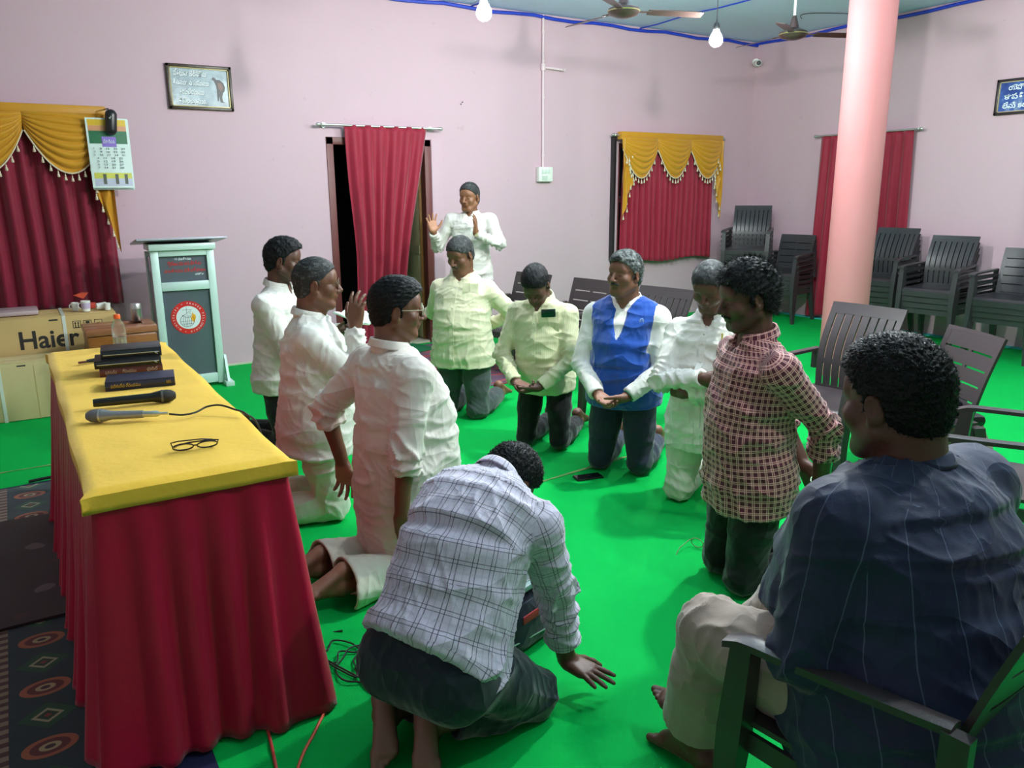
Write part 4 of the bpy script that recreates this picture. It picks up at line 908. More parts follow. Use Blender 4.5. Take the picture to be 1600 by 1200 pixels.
# cables
M_ocord = simple('orange_cord', rgb(214, 84, 50), 0.5); M_rcord = simple('red_cord', rgb(190, 60, 56), 0.5)
tag(MB().tube(smoothpts([(0.62, 2.66, 0.006), (0.69, 2.42, 0.007), (0.70, 2.36, 0.007), (0.67, 2.22, 0.006), (0.59, 2.10, 0.006), (0.52, 2.01, 0.006), (0.47, 1.9, 0.006), (0.4, 1.6, 0.006)]), 0.0048, 8).build('orange_cable', M_ocord, smooth=True), 'orange cable on the carpet right of the table skirt', 'cable')
tag(MB().tube(smoothpts([(0.50, 2.38, 0.006), (0.475, 2.24, 0.006), (0.46, 2.12, 0.006), (0.44, 1.98, 0.006), (0.42, 1.8, 0.006)]), 0.0048, 8).build('red_cable', M_rcord, smooth=True), 'red cable coming out under the table skirt', 'cable')
rr = random.Random(21)
CAB = ['longest loop of thin black cable reaching toward the plaid-shirt man', 'thin black cable in the middle of the tangle beside the table skirt', 'black cable loop at the table side of the tangle', 'black cable of the tangle lying nearest the camera']
for k in range(4):
    cx, cy = 0.80+0.03*k, 2.40-0.05*k; P = [(0.66+0.01*k, 2.66-0.03*k, 0.006+0.003*k)]
    a0 = 2.2+0.5*k
    for j in range(14):
        t = a0-j*0.62; ra_ = 0.105-0.008*k+0.018*math.sin(j*1.7+k); P.append((cx+ra_*0.75*math.cos(t)+0.004*j, cy+ra_*1.25*math.sin(t)-0.006*j, 0.005+0.004*((j+k) % 3)+0.0015*k))
    P.append((0.90+0.03*k, 2.16+0.02*k, 0.005))
    tag(MB().tube(smoothpts(P, 8), 0.0032, 6).build('black_cable', M_cord, smooth=True), CAB[k], 'cable', 'tangled black cables')
# pouch on the chair, bag under it
sp = empty('clear_pouch', (4.10, 2.26, 0.445), R(62)); tag(sp, 'clear-and-black zip pouch full of small items on the horizontal-slat chair seat', 'pouch')
M_pv = simple('glossy_black_vinyl', rgb(24, 30, 34), 0.15)
MB().bbox((0, 0, 0.05), (0.24, 0.14, 0.09), 0.03, Matrix.Rotation(R(22), 4, 'X')).build('body', M_pv, sp, smooth=True)
MB().bbox((0, -0.078, 0.055), (0.19, 0.01, 0.06), 0.004, Matrix.Rotation(R(22), 4, 'X')).build('window', simple('smoky_vinyl', rgb(110, 128, 132), 0.12, var=0.4, vscale=40), sp, smooth=True)
MB().tube([(0.10*math.cos(t), 0.03+0.02*math.sin(t), 0.11+0.02*math.sin(t*2)) for t in np.linspace(0, 6.28, 16)[:-1]], 0.005, 6, closed=True).build('zip_cord', M_chrome, sp, smooth=True)
for k, (x, z, c_) in enumerate(((-0.05, 0.06, rgb(216, 214, 190)), (0.02, 0.045, rgb(220, 176, 60)), (0.055, 0.04, rgb(170, 180, 110)))): MB().cyl((x, -0.082-0.002*k, z), (x, -0.092, z-0.003), 0.012, n=12).build('button', simple('pouch_button_%d' % k, c_, 0.3), sp, smooth=True)
# ================================================================== people: implicit-surface bodies and clothes
V3 = lambda *a: np.array(a, dtype=float)
def nrm(v): v = np.asarray(v, float); return v/(np.linalg.norm(v)+1e-12)
class Field:
    """signed distance grid; smooth unions and cuts, meshed by surface nets"""
    def __init__(s, lo, hi, h):
        s.lo = np.array(lo, float); s.h = h; s.n = np.maximum(np.ceil((np.array(hi)-s.lo)/h).astype(int)+1, 4)
        s.f = np.full(s.n, 0.25, np.float32)
    def sub(s, lo, hi):
        a = np.clip(np.floor((np.array(lo)-s.lo)/s.h).astype(int), 0, s.n-1); b = np.clip(np.ceil((np.array(hi)-s.lo)/s.h).astype(int)+1, 1, s.n)
        if np.any(b <= a): return None, None
        ax = [np.arange(a[i], b[i])*s.h+s.lo[i] for i in range(3)]
        P = np.stack(np.meshgrid(*ax, indexing='ij'), -1).astype(np.float32)
        return (slice(a[0], b[0]), slice(a[1], b[1]), slice(a[2], b[2])), P
    def comb(s, sl, d, k, op='add'):
        g = s.f[sl]; d = d.astype(np.float32)
        if op == 'add':
            if k > 0: hh = np.maximum(k-np.abs(g-d), 0)/k; s.f[sl] = np.minimum(g, d)-hh*hh*k*0.25
            else: s.f[sl] = np.minimum(g, d)
        else:   # cut
            d = -d
            if k > 0: hh = np.maximum(k-np.abs(g-d), 0)/k; s.f[sl] = np.maximum(g, d)+hh*hh*k*0.25
            else: s.f[sl] = np.maximum(g, d)
    def cone(s, a, b, ra, rb, k=0.01, op='add'):
        a, b = np.array(a, float), np.array(b, float); r = max(ra, rb)+k+s.h*2.5
        sl, P = s.sub(np.minimum(a, b)-r, np.maximum(a, b)+r)
        if sl is None: return
        ba = b-a; L = float(ba@ba)+1e-12; t = np.clip(((P-a)@ba)/L, 0, 1)
        d = np.sqrt((((P-a)-t[..., None]*ba)**2).sum(-1))-(ra+(rb-ra)*t); s.comb(sl, d, k, op)
    def ell(s, c, r, Rm=None, k=0.01, op='add'):
        c = np.array(c, float); r = np.array(r, float); e = r.max()+k+s.h*2.5
        sl, P = s.sub(c-e, c+e)
        if sl is None: return
        q = P-c
        if Rm is not None: q = q@Rm       # Rm columns = local axes in world
        k0 = np.sqrt(((q/r)**2).sum(-1)); k1 = np.sqrt(((q/(r*r))**2).sum(-1))+1e-9
        s.comb(sl, np.where(k0 < 1e-4, -r.min(), k0*(k0-1)/k1), k, op)
    def loft(s, fr, k=0.02, flat=(False, False), sq=2.3):
        """fr: list of (centre, xaxis, yaxis, halfwidth, halfdepth)"""
        for i in range(len(fr)-1):
            c0, x0, y0, w0, d0 = fr[i]; c1, x1, y1, w1, d1 = fr[i+1]
            e = max(w0, d0, w1, d1)+k+s.h*2.5
            sl, P = s.sub(np.minimum(c0, c1)-e, np.maximum(c0, c1)+e)
            if sl is None: continue
            ba = c1-c0; L = float(ba@ba)+1e-12; t = ((P-c0)@ba)/L; tc = np.clip(t, 0, 1); exc = np.abs(t-tc)*math.sqrt(L)
            T = tc[..., None]; q = P-(c0+T*ba); X = x0+T*(x1-x0); Y = y0+T*(y1-y0); w_ = w0+(w1-w0)*tc; dd = d0+(d1-d0)*tc
            u = np.abs((q*X).sum(-1))/w_; v = np.abs((q*Y).sum(-1))/dd
            rr = (u**sq+v**sq+1e-9)**(1/sq); mn = np.minimum(w_, dd)
            r = (rr-1)*np.sqrt((u*w_)**2+(v*dd)**2+1e-9)/np.maximum(rr, 1e-3); r = np.where(rr < 0.5, -0.5*mn, r)
            endflat = ((t < 0) & (flat[0] and i == 0)) | ((t > 1) & (flat[1] and i == len(fr)-2))
            d = np.where(exc > 0, np.where(endflat, np.maximum(r, exc), np.sqrt(np.maximum(r, 0)**2+exc**2)+np.minimum(r, 0)), r)
            s.comb(sl, d, k if i else max(k, 0.0))
    def plane(s, p, n_, k=0.004, box=None):
        """remove the side the normal points to"""
        lo, hi = (box if box else (s.lo, s.lo+s.n*s.h)); sl, P = s.sub(lo, hi)
        if sl is None: return
        s.comb(sl, -((P-np.array(p))@np.array(n_)), k, 'cut')
    def mesh(s):
        f = s.f; h = s.h; ins = f < 0
        n0, n1, n2 = f.shape
        cnt = np.zeros((n0-1, n1-1, n2-1), np.int8)
        for i in (0, 1):
            for j in (0, 1):
                for k in (0, 1): cnt += ins[i:n0-1+i, j:n1-1+j, k:n2-1+k]
        act = np.argwhere((cnt > 0) & (cnt < 8)); m = len(act)
        if m == 0: return np.zeros((0, 3)), np.zeros((0, 4), int)
        idx = np.full((n0-1, n1-1, n2-1), -1, np.int32); idx[act[:, 0], act[:, 1], act[:, 2]] = np.arange(m)
        C = np.array([(i, j, k) for i in (0, 1) for j in (0, 1) for k in (0, 1)])
        val = np.stack([f[act[:, 0]+c[0], act[:, 1]+c[1], act[:, 2]+c[2]] for c in C], 1).astype(float)
        acc = np.zeros((m, 3)); num = np.zeros(m)
        for a in range(8):
            for b in range(a+1, 8):
                if np.abs(C[a]-C[b]).sum() != 1: continue
                va, vb = val[:, a], val[:, b]; cr = (va < 0) != (vb < 0); t = np.where(cr, va/(va-vb+1e-20), 0)
                p = C[a]+t[:, None]*(C[b]-C[a]); acc += np.where(cr[:, None], p, 0); num += cr
        V = (act+acc/np.maximum(num, 1)[:, None])*h+s.lo
        F = []
        for ax in range(3):
            o1, o2 = [(1, 2), (2, 0), (0, 1)][ax]
            sA = [slice(None)]*3; sB = [slice(None)]*3; sA[ax] = slice(0, -1); sB[ax] = slice(1, None)
            ia, ib = ins[tuple(sA)], ins[tuple(sB)]; cr = np.argwhere(ia != ib)
            ok = (cr[:, o1] > 0) & (cr[:, o2] > 0) & (cr[:, o1] < f.shape[o1]-1) & (cr[:, o2] < f.shape[o2]-1); cr = cr[ok]
            e1 = np.zeros(3, int); e1[o1] = 1; e2 = np.zeros(3, int); e2[o2] = 1
            q = [idx[tuple((cr-e1-e2).T)], idx[tuple((cr-e2).T)], idx[tuple(cr.T)], idx[tuple((cr-e1).T)]]
            q = np.stack(q, 1); fl = ia[tuple(cr.T)]; q[~fl] = q[~fl][:, ::-1]; F.append(q)
        F = np.concatenate(F); F = F[(F >= 0).all(1)]
        return V, F
def vnormals(V, F):
    a = V[F[:, 2]]-V[F[:, 0]]; b = V[F[:, 3]]-V[F[:, 1]]; fn = np.cross(a, b); N_ = np.zeros_like(V)
    for i in range(4): np.add.at(N_, F[:, i], fn)
    return N_/(np.linalg.norm(N_, axis=1, keepdims=True)+1e-12)
def relax(V, F, it=2, lam=0.5):
    for _ in range(it):
        acc = np.zeros_like(V); cn = np.zeros(len(V))
        for i in range(4):
            j = (i+1) % 4
            np.add.at(acc, F[:, i], V[F[:, j]]); np.add.at(cn, F[:, i], 1); np.add.at(acc, F[:, j], V[F[:, i]]); np.add.at(cn, F[:, j], 1)
        V = V+lam*(acc/np.maximum(cn, 1)[:, None]-V)
    return V
def pnoise(P, freq, seed, n_=5):
    r = np.random.default_rng(seed); out = np.zeros(len(P))
    for i in range(n_):
        d = r.normal(size=3); d /= np.linalg.norm(d); out += np.sin((P@d)*freq*(0.7+0.8*r.random())*2*math.pi+r.uniform(0, 6.28)+1.3*np.sin((P@r.normal(size=3))*freq*1.7))
    return out/n_**0.5*0.9
def mkobj(name, parts, mats, parent, attrs=None, smooth=True):
    """parts: list of (V,F); one mesh"""
    Vs = []; Fs = []; o = 0
    for V, F in parts: Vs.append(V); Fs.append(F+o); o += len(V)
    V = np.concatenate(Vs); F = np.concatenate(Fs)
    me = bpy.data.meshes.new(name); me.vertices.add(len(V)); me.vertices.foreach_set('co', V.astype(np.float32).ravel())
    me.loops.add(F.size); me.loops.foreach_set('vertex_index', F.astype(np.int32).ravel())
    me.polygons.add(len(F)); me.polygons.foreach_set('loop_start', np.arange(0, F.size, 4, dtype=np.int32)); me.polygons.foreach_set('loop_total', np.full(len(F), 4, np.int32))
    me.update(calc_edges=True); me.validate()
    me.polygons.foreach_set('use_smooth', [smooth]*len(me.polygons))
    for m_ in (mats if isinstance(mats, (list, tuple)) else [mats]): me.materials.append(m_)
    if attrs:
        for k, a in attrs.items():
            at = me.attributes.new(k, 'FLOAT_VECTOR', 'POINT'); at.data.foreach_set('vector', a.astype(np.float32).ravel())
    ob = bpy.data.objects.new(name, me); COL.objects.link(ob); ob.parent = parent
    return ob
# ---------- materials for people
def skin_mat(name, c, dark=0.55):
    n = N(name); v = n.coord('Object'); at = n.n('ShaderNodeAttribute', attribute_name='skin'); sp_ = n.n('ShaderNodeSeparateXYZ'); n.l(at.outputs['Vector'], sp_.inputs[0])
    f = n.noise(v, 22, 4)
    col = n.mix(f, tuple(x*0.86 for x in c), tuple(min(1, x*1.12) for x in c))
    col = n.mix(n.math('MULTIPLY', sp_.outputs[0], 0.75), col, tuple(min(1, x*2.3+0.05) for x in c))         # palms, soles
    col = n.mix(n.math('MULTIPLY', sp_.outputs[1], 0.8), col, tuple(x*0.22 for x in c))                  # stubble, lid line
    col = n.mix(n.math('MULTIPLY', sp_.outputs[2], 0.7), col, tuple(x*y for x, y in zip(c, (0.75, 0.5, 0.5)))) # lips
    n.base(col); n.bump(n.math('ADD', n.noise(v, 130, 3), n.noise(v, 420, 2)), 0.18, 0.0015)
    return n.set(rough=0.47, spec=0.45)
def hair_mat(name, c, grey=0.0, gcol=rgb(170, 176, 172)):
    n = N(name); v = n.coord('Object', (1, 1, 1)); f = n.noise(v, 120, 4, 0.7); g = n.noise(v, 34, 3, 0.7)
    lo = 0.72-0.55*grey
    col = n.mix(f, tuple(x*0.6 for x in c), tuple(x*1.5 for x in c))
    if grey: col = n.mix(n.ramp(g, [(max(0.0, lo), (0, 0, 0)), (min(1, lo+0.22), (grey, grey, grey))]), col, gcol)
    n.base(col); n.bump(n.math('ADD', f, n.noise(n.coord('Object', (1, 1, 1)), 320, 2)), 0.6, 0.003)
    return n.set(rough=0.52, spec=0.24)
def garment_mat(name, c, rough=0.72, sheen=0.25, fine=260, var=0.05, stripes=None, bump=0.25):
    """stripes: list of (axis 0/1, period, offset, halfwidth, colour, strength) in the cloth's own uv metres"""
    n = N(name); v = n.coord('Object'); at = n.n('ShaderNodeAttribute', attribute_name='uvp'); sp_ = n.n('ShaderNodeSeparateXYZ'); n.l(at.outputs['Vector'], sp_.inputs[0])
    col = n.mix(n.noise(v, 5, 4), tuple(x*(1-var) for x in c), tuple(min(1, x*(1+var)) for x in c))
    for ax, per, off, hw_, sc, st in (stripes or []):
        fr = n.math('FRACT', n.math('DIVIDE', n.math('ADD', sp_.outputs[ax], 50.0+off), per))
        d = n.math('ABSOLUTE', n.math('SUBTRACT', fr, 0.5)); msk = n.math('LESS_THAN', d, hw_/per)
        col = n.mix(n.math('MULTIPLY', msk, st), col, sc)
    n.base(col)
    def ridge(vec, sc, det):
        return n.math('POWER', n.math('SUBTRACT', 1.0, n.math('MULTIPLY', n.math('ABSOLUTE', n.math('SUBTRACT', n.noise(vec, sc, det, 0.4), 0.5)), 4.0)), 2.0)
    va = n.coord('Object', (1.0, 0.8, 2.2), (0.5, 0.3, 0.4)); vb = n.coord('Object', (2.0, 1.6, 0.8), (0.2, -0.6, 0.9))
    h_ = n.math('ADD', n.math('MULTIPLY', ridge(va, 3.6, 1), 9.0), n.math('MULTIPLY', ridge(vb, 6.0, 2), 4.0))
    n.bump(n.math('ADD', n.math('MULTIPLY', n.noise(v, fine, 2), 0.4), h_), bump*1.5, 0.0030)
    return n.set(rough=rough, sheen=sheen, spec=0.25)

# ---------- skeleton helpers (local frame: x right, y forward, z up)
def rotm(yaw=0, pitch=0, roll=0):
    """yaw left(+)/pitch up(+)/roll right(+), degrees"""
    return np.array((Matrix.Rotation(R(yaw), 3, 'Z') @ Matrix.Rotation(R(pitch), 3, 'X') @ Matrix.Rotation(R(roll), 3, 'Y')))
def ik(S_, W_, l1, l2, pole):
    d = W_-S_; L = np.linalg.norm(d); L2 = min(L, (l1+l2)*0.995); 
    if L > L2: W_ = S_+d/L*L2; d = W_-S_; L = L2
    a = (l1*l1-l2*l2+L*L)/(2*L); hh = math.sqrt(max(0, l1*l1-a*a)); u = d/L; p = np.array(pole, float); p = p-u*(p@u); p = nrm(p)
    return S_+u*a+p*hh, W_
def hand_prims(W_, f, n_, right, curl=0.35, spread=0.12, thumb=0.5, s=1.0, open_=None):
    """returns list of (a,b,ra,rb,k) for the hand"""
    f = nrm(f); n_ = nrm(n_-f*(np.array(n_)@f)); t = np.cross(f, n_)*(1 if right else -1); P = []
    W_ = np.array(W_, float); bases = [0.030, 0.010, -0.011, -0.029]; lens = [0.068, 0.077, 0.071, 0.055]; kb = [0.090, 0.094, 0.090, 0.082]
    for i in range(4):
        b0 = W_+f*0.012*s+t*bases[i]*0.55*s; b1 = W_+f*kb[i]*s+t*bases[i]*s-n_*0.002*s
        P.append((b0, b1, 0.0165*s, 0.0115*s, 0.014)); 
        P.append((W_+f*0.02*s+t*bases[i]*0.7*s+n_*0.006*s, W_+f*(kb[i]-0.012)*s+t*bases[i]*s+n_*0.004*s, 0.012*s, 0.010*s, 0.012))
        ci = curl[i] if isinstance(curl, (list, tuple)) else curl*(0.9+0.12*i)
        sp_ = spread*(1.2-0.85*i)
        d = nrm(f+t*sp_); p = b1; a_ = 0.0
        for j, (fr_, r0, r1) in enumerate(((0.46, 0.0098, 0.0088), (0.30, 0.0086, 0.0078), (0.24, 0.0077, 0.0064))):
            a_ += ci*(0.8, 1.15, 0.8)[j]; dd = d*math.cos(a_)+n_*math.sin(a_); q = p+dd*lens[i]*fr_*s; P.append((p, q, r0*s, r1*s, 0.0035)); p = q
    tb_ = W_+f*0.022*s+t*0.022*s+n_*0.004*s; d1 = nrm(f*0.62+t*(0.35+thumb*0.75)+n_*0.22); q = tb_+d1*0.042*s; P.append((tb_, q, 0.0165*s, 0.0125*s, 0.012))
    d2 = nrm(f*0.85+t*(0.15+thumb*0.55)+n_*0.28); q2 = q+d2*0.032*s; P.append((q, q2, 0.0115*s, 0.0100*s, 0.005)); d3 = nrm(f*0.95+t*(0.05+thumb*0.35)+n_*0.35); P.append((q2, q2+d3*0.027*s, 0.0098*s, 0.0075*s, 0.004))
    return P
def bbox_of(P, pad=0.03):
    pts = np.array([p for q in P for p in (q[0]-max(q[2], q[3]), q[1]-max(q[2], q[3]), q[0]+max(q[2], q[3]), q[1]+max(q[2], q[3]))]); return pts.min(0)-pad, pts.max(0)+pad
def person(name_label, loc, yaw, pose, skin, hair, outfit, s=1.0, seed=1, detail=1.0, fat=0.0, girth=1.0, brow=None, headc=None, head=(0, 0, 0), hairstyle='short', moustache=False, group=None, beard=0.0, ears=True, head_s=1.0, lean=(0, 0)):
    """pose: dict of joints in local metres before scale; outfit: dict"""
    root = empty('person', (loc[0], loc[1], loc[2] if len(loc) > 2 else 0.0), R(yaw-90)); tag(root, name_label, 'person', group)
    J = {k: np.array(v, float)*s for k, v in pose['J'].items()}
    rg = random.Random(seed); sc = s
    hf = 0.0045/detail; hb = 0.011
    # ---- head
    Rh = rotm(*head); hc = J['head']; hs = s*head_s
    T = lambda *p: hc+Rh@(np.array(p, float)*hs)
    lo = hc-0.155*hs-0.0; hi = hc+0.155*hs; lo = np.minimum(lo, J['neck']-0.13*s); hi = np.maximum(hi, J['neck']+0.06*s)
    F = Field(lo, hi, hf)
    E_ = lambda c, r, k=0.01, op='add', rot=None: F.ell(T(*c), np.array(r)*hs, Rh if rot is None else Rh@rot, k*hs, op)
    C_ = lambda a, b, ra, rb, k=0.006, op='add': F.cone(T(*a), T(*b), ra*hs, rb*hs, k*hs, op)
    ff = fat
    E_((0, -0.012, 0.036), (0.073, 0.092, 0.082), 0.01); E_((0, 0.018, 0.02), (0.066, 0.068, 0.072), 0.02)
    E_((0, 0.022, -0.045), (0.056+0.010*ff, 0.062, 0.056), 0.03); C_((-0.018, 0.062, -0.094), (0.018, 0.062, -0.094), 0.017, 0.017, 0.022)
    for sx in (-1, 1):
        E_((sx*(0.036+0.004*ff), 0.056, -0.022), (0.027+0.006*ff, 0.024, 0.026), 0.02); C_((sx*0.058, -0.005, -0.05), (sx*0.030, 0.055, -0.088), 0.018+0.006*ff, 0.014+0.004*ff, 0.025)
    C_((-0.040, 0.066, 0.026), (0.040, 0.066, 0.026), 0.014, 0.014, 0.012); E_((0, 0.07, 0.045), (0.045, 0.02, 0.03), 0.02)
    for sx in (-1, 1): E_((sx*0.031, 0.092, 0.006), (0.016, 0.012, 0.011), 0.010, 'cut'); E_((sx*0.031, 0.0715, 0.004), (0.0145, 0.0125, 0.0115), 0.003); 
    C_((0, 0.082, 0.018), (0, 0.107, -0.026), 0.0075, 0.0115, 0.008); 
    for sx in (-1, 1): E_((sx*0.0125, 0.094, -0.031), (0.0095, 0.0115, 0.0085), 0.006)
    E_((0, 0.080, -0.050), (0.026, 0.014, 0.014), 0.012)
    C_((-0.019, 0.083, -0.0545), (0.019, 0.083, -0.0545), 0.0052, 0.0052, 0.004); C_((-0.016, 0.081, -0.0655), (0.016, 0.081, -0.0655), 0.0062, 0.0062, 0.004); C_((-0.022, 0.0905, -0.0600), (0.022, 0.0905, -0.0600), 0.0018, 0.0018, 0.002, 'cut')
    for sx in (-1, 1):
        rot = np.array(Matrix.Rotation(R(-14*1), 3, 'X'))@np.array(Matrix.Rotation(R(-18*sx), 3, 'Z'))
        E_((sx*0.078, -0.008, -0.002), (0.008, 0.018, 0.031), 0.006, rot=rot); E_((sx*0.086, -0.004, 0.002), (0.006, 0.010, 0.019), 0.003, 'cut', rot=rot); E_((sx*0.077, 0.0, -0.026), (0.007, 0.010, 0.010), 0.006)
    # neck
    nr = (0.053+0.008*ff)*s*girth**0.5
    F.cone(T(0, -0.030, -0.035), J['neck']+np.array([0, 0.0, -0.02])*s, nr, nr*1.12, 0.02); F.cone(J['neck'], J['neck']+np.array([0, 0.035, -0.07])*s, nr*1.05, 0.05*s, 0.02)
    if ff > 0.4: F.cone(T(0, 0.03, -0.088), J['neck']+V3(0, 0.035, 0.03)*s, 0.03*s, 0.045*s, 0.03)
    V, Fc = F.mesh(); V = relax(V, Fc, 1, 0.4); Nn = vnormals(V, Fc)
    loc_ = (V-hc)@Rh/hs; at = np.zeros((len(V), 3))
    x_, y_, z_ = loc_.T
    at[:, 2] = np.exp(-((z_+0.060)/0.010)**2)*np.exp(-(x_/0.021)**4)*(y_ > 0.07)
    at[:, 1] = np.clip(np.exp(-((z_+0.0015)/0.0032)**2)*np.exp(-((np.abs(x_)-0.031)/0.014)**4)*(y_ > 0.05)*1.0+np.exp(-((z_+0.060)/0.0018)**2)*np.exp(-(x_/0.022)**4)*(y_ > 0.07)*0.7, 0, 1)
    if beard: at[:, 1] = np.clip(at[:, 1]+beard*((z_ < -0.035) & (y_ > -0.02))*np.clip((-0.03-z_)/0.02, 0, 1)*(z_ > -0.13), 0, 1)
    parts = [(V, Fc)]; ats = [at]
    # ---- arms + hands
    arms = {}
    for side in ('R', 'L'):
        Sh = J['sh'+side]; W_ = J['wr'+side]; pole = pose.get('pole'+side, (0.6 if side == 'R' else -0.6, -0.5, -0.7))
        El, W_ = ik(Sh, W_, 0.285*s, 0.255*s, pole); arms[side] = (Sh, El, W_)
        hd = pose.get('hand'+side, {}); f = hd.get('f'); f = nrm(W_-El) if f is None else nrm(f); n_ = hd.get('n', (1, 0, 0) if side == 'L' else (-1, 0, 0))
        HP = hand_prims(W_, f, np.array(n_, float), side == 'R', hd.get('curl', 0.35), hd.get('spread', 0.10), hd.get('thumb', 0.4), s*1.02)
        fa = 0.3
        a0 = El+(W_-El)*fa
        HP2 = HP+[(a0, W_, 0.037*s*girth**0.4, 0.0255*s, 0.01), (El+(W_-El)*0.75, W_+f*0.02*s, 0.027*s, 0.024*s, 0.012)]
        lo, hi = bbox_of(HP2, 0.012); F = Field(lo, hi, 0.0036/detail**0.7)
        for p in HP2: F.cone(*p)
        V, Fc = F.mesh(); V = relax(V, Fc, 1, 0.4); Nn = vnormals(V, Fc); nn = nrm(np.array(n_, float)-f*(np.array(n_, float)@f))
        at = np.zeros((len(V), 3)); along = (V-W_)@f; at[:, 0] = np.clip(Nn@nn*1.3-0.1, 0, 1)*np.clip((along-0.0)/0.02, 0, 1)
        parts.append((V, Fc)); ats.append(at)
    # ---- feet
    for side in ('R', 'L'):
        A = J['an'+side]; ft = pose.get('foot'+side)
        if ft is None: continue
        fd = nrm(ft['f']); dn = nrm(np.array(ft['d'], float)-fd*(np.array(ft['d'], float)@fd)); sd = np.cross(fd, dn)*(-1 if side == 'R' else 1)   # sd toward the big toe
        P = []; hl = A-fd*0.035*s+dn*0.048*s
        P.append((A-fd*0.005*s, hl, 0.036*s, 0.030*s, 0.02)); ball = A+fd*0.115*s+dn*0.055*s
        P.append((hl, ball+sd*0.012*s, 0.029*s, 0.021*s, 0.02)); P.append((hl, ball-sd*0.026*s, 0.028*s, 0.018*s, 0.02)); P.append((A+fd*0.01*s, ball-dn*0.005*s, 0.036*s, 0.020*s, 0.02)); P.append((A, A-nrm(ft.get('up', -dn))*(-0.0) , 0.036*s, 0.036*s, 0.02))
        for i, (o_, L_, r_) in enumerate(((0.024, 0.048, 0.0125), (0.006, 0.046, 0.0092), (-0.009, 0.040, 0.0086), (-0.022, 0.034, 0.0082), (-0.034, 0.027, 0.0080))):
            b0 = ball+sd*o_*s-fd*0.006*i*s; cd = nrm(fd+dn*ft.get('curl', 0.15)); P.append((b0, b0+cd*L_*s, r_*1.25*s, r_*s, 0.005))
        kn = J['kn'+side]; P.append((A+(kn-A)*0.35, A, 0.043*s, 0.034*s, 0.02))
        lo, hi = bbox_of(P, 0.012); F = Field(lo, hi, 0.0045/detail**0.7)
        for p in P: F.cone(*p)
        V, Fc = F.mesh(); Nn = vnormals(V, Fc); at = np.zeros((len(V), 3)); at[:, 0] = np.clip(Nn@dn*1.4-0.2, 0, 1); parts.append((V, Fc)); ats.append(at)
    # ---- hidden core so the figure is whole
    allp = np.array([J[k] for k in J]); F = Field(allp.min(0)-0.2*s, allp.max(0)+0.15*s, 0.016)
    pel = J['pel']; nk = J['neck']; mid = pose.get('spine'); mid = (pel+nk)/2 if mid is None else np.array(mid)*s
    F.cone(pel, mid, 0.10*s, 0.10*s, 0.05); F.cone(mid, nk-(nk-mid)*0.25, 0.10*s, 0.08*s, 0.05); F.cone(nk-(nk-mid)*0.15, nk, 0.05*s, 0.045*s, 0.03)
    for side in ('R', 'L'):
        Sh, El, W_ = arms[side]; F.cone(nk-(nk-mid)*0.2, Sh, 0.05*s, 0.045*s, 0.03); F.cone(Sh, El, 0.043*s, 0.034*s, 0.02); F.cone(El, W_, 0.034*s, 0.022*s, 0.01)
        F.cone(pel, J['hip'+side], 0.08*s, 0.08*s, 0.04); F.cone(J['hip'+side], J['kn'+side], 0.07*s, 0.048*s, 0.03); F.cone(J['kn'+side], J['an'+side], 0.046*s, 0.030*s, 0.02)
    V, Fc = F.mesh(); parts.append((V, Fc)); ats.append(np.zeros((len(V), 3)))
    body = mkobj('body', parts, skin, root, {'skin': np.concatenate(ats)})
    # ---- hair
    F = Field(hc-0.15*hs, hc+0.16*hs, 0.0042/detail)
    th = {'short': 0.010, 'thin': 0.007, 'thick': 0.020, 'wavy': 0.016, 'spiky': 0.026, 'curly': 0.016, 'flat': 0.013}[hairstyle]
    def HE(c, r, k=0.01, op='add'): F.ell(T(*c), np.array(r)*hs, Rh, k*hs, op)
    HE((0, -0.012, 0.036), (0.073+th*0.62, 0.092+th*0.7, 0.082+th)); 
    if hairstyle in ('thick', 'spiky', 'curly', 'wavy'): HE((0, 0.015, 0.075+th*0.4), (0.066, 0.080, 0.052), 0.03)
    else: HE((0, 0.010, 0.065), (0.062, 0.074, 0.052), 0.03)
    HE((0, -0.045, -0.02), (0.062+th*0.3, 0.052+th*0.5, 0.060), 0.02)
    sl, P = F.sub(F.lo, F.lo+F.n*F.h); q = (P-hc)@Rh/hs
    zz = q[..., 2]; yy = q[..., 1]; xx = np.abs(q[..., 0])
    line = np.interp(zz, [-0.2, -0.085, -0.07, -0.035, 0.015, 0.03, 0.055, 0.075, 0.10, 0.2], [-0.3, -0.3, -0.080, -0.032, -0.002, 0.030, 0.052, 0.078, 0.14, 0.2])
    if hairstyle in ('flat', 'spiky'): line = line+0.012*(zz > 0.04)
    if hairstyle == 'thin': line = line-0.012*(zz > 0.03)
    # sideburn in front of the ear
    side = ((yy < 0.020) & (zz > -0.02) & (zz < 0.03)); cutd = (yy-line)*0.8; cutd = np.where(side & (yy > -0.002), np.minimum(cutd, yy-0.020), cutd)
    # free the ear
    earf = np.sqrt(((yy+0.006)/0.020)**2+((zz+0.002)/0.030)**2)-1; inner = 0.0
    F.comb(sl, -np.maximum(cutd, -1)*hs, 0.006, 'cut') if False else None
    F.f[sl] = np.maximum(F.f[sl], cutd.astype(np.float32)*hs)
    F.f[sl] = np.maximum(F.f[sl], (-earf*0.02*hs).astype(np.float32)*(xx > 0.06)-10*(xx <= 0.06))
    if hairstyle == 'thin': F.comb(sl, (np.sqrt((q[..., 0]/0.05)**2+((yy-0.09)/0.05)**2+((zz-0.11)/0.04)**2)-1)*0.04*hs, 0.006, 'cut')
    V, Fc = F.mesh(); Nn = vnormals(V, Fc); q = (V-hc)@Rh/hs
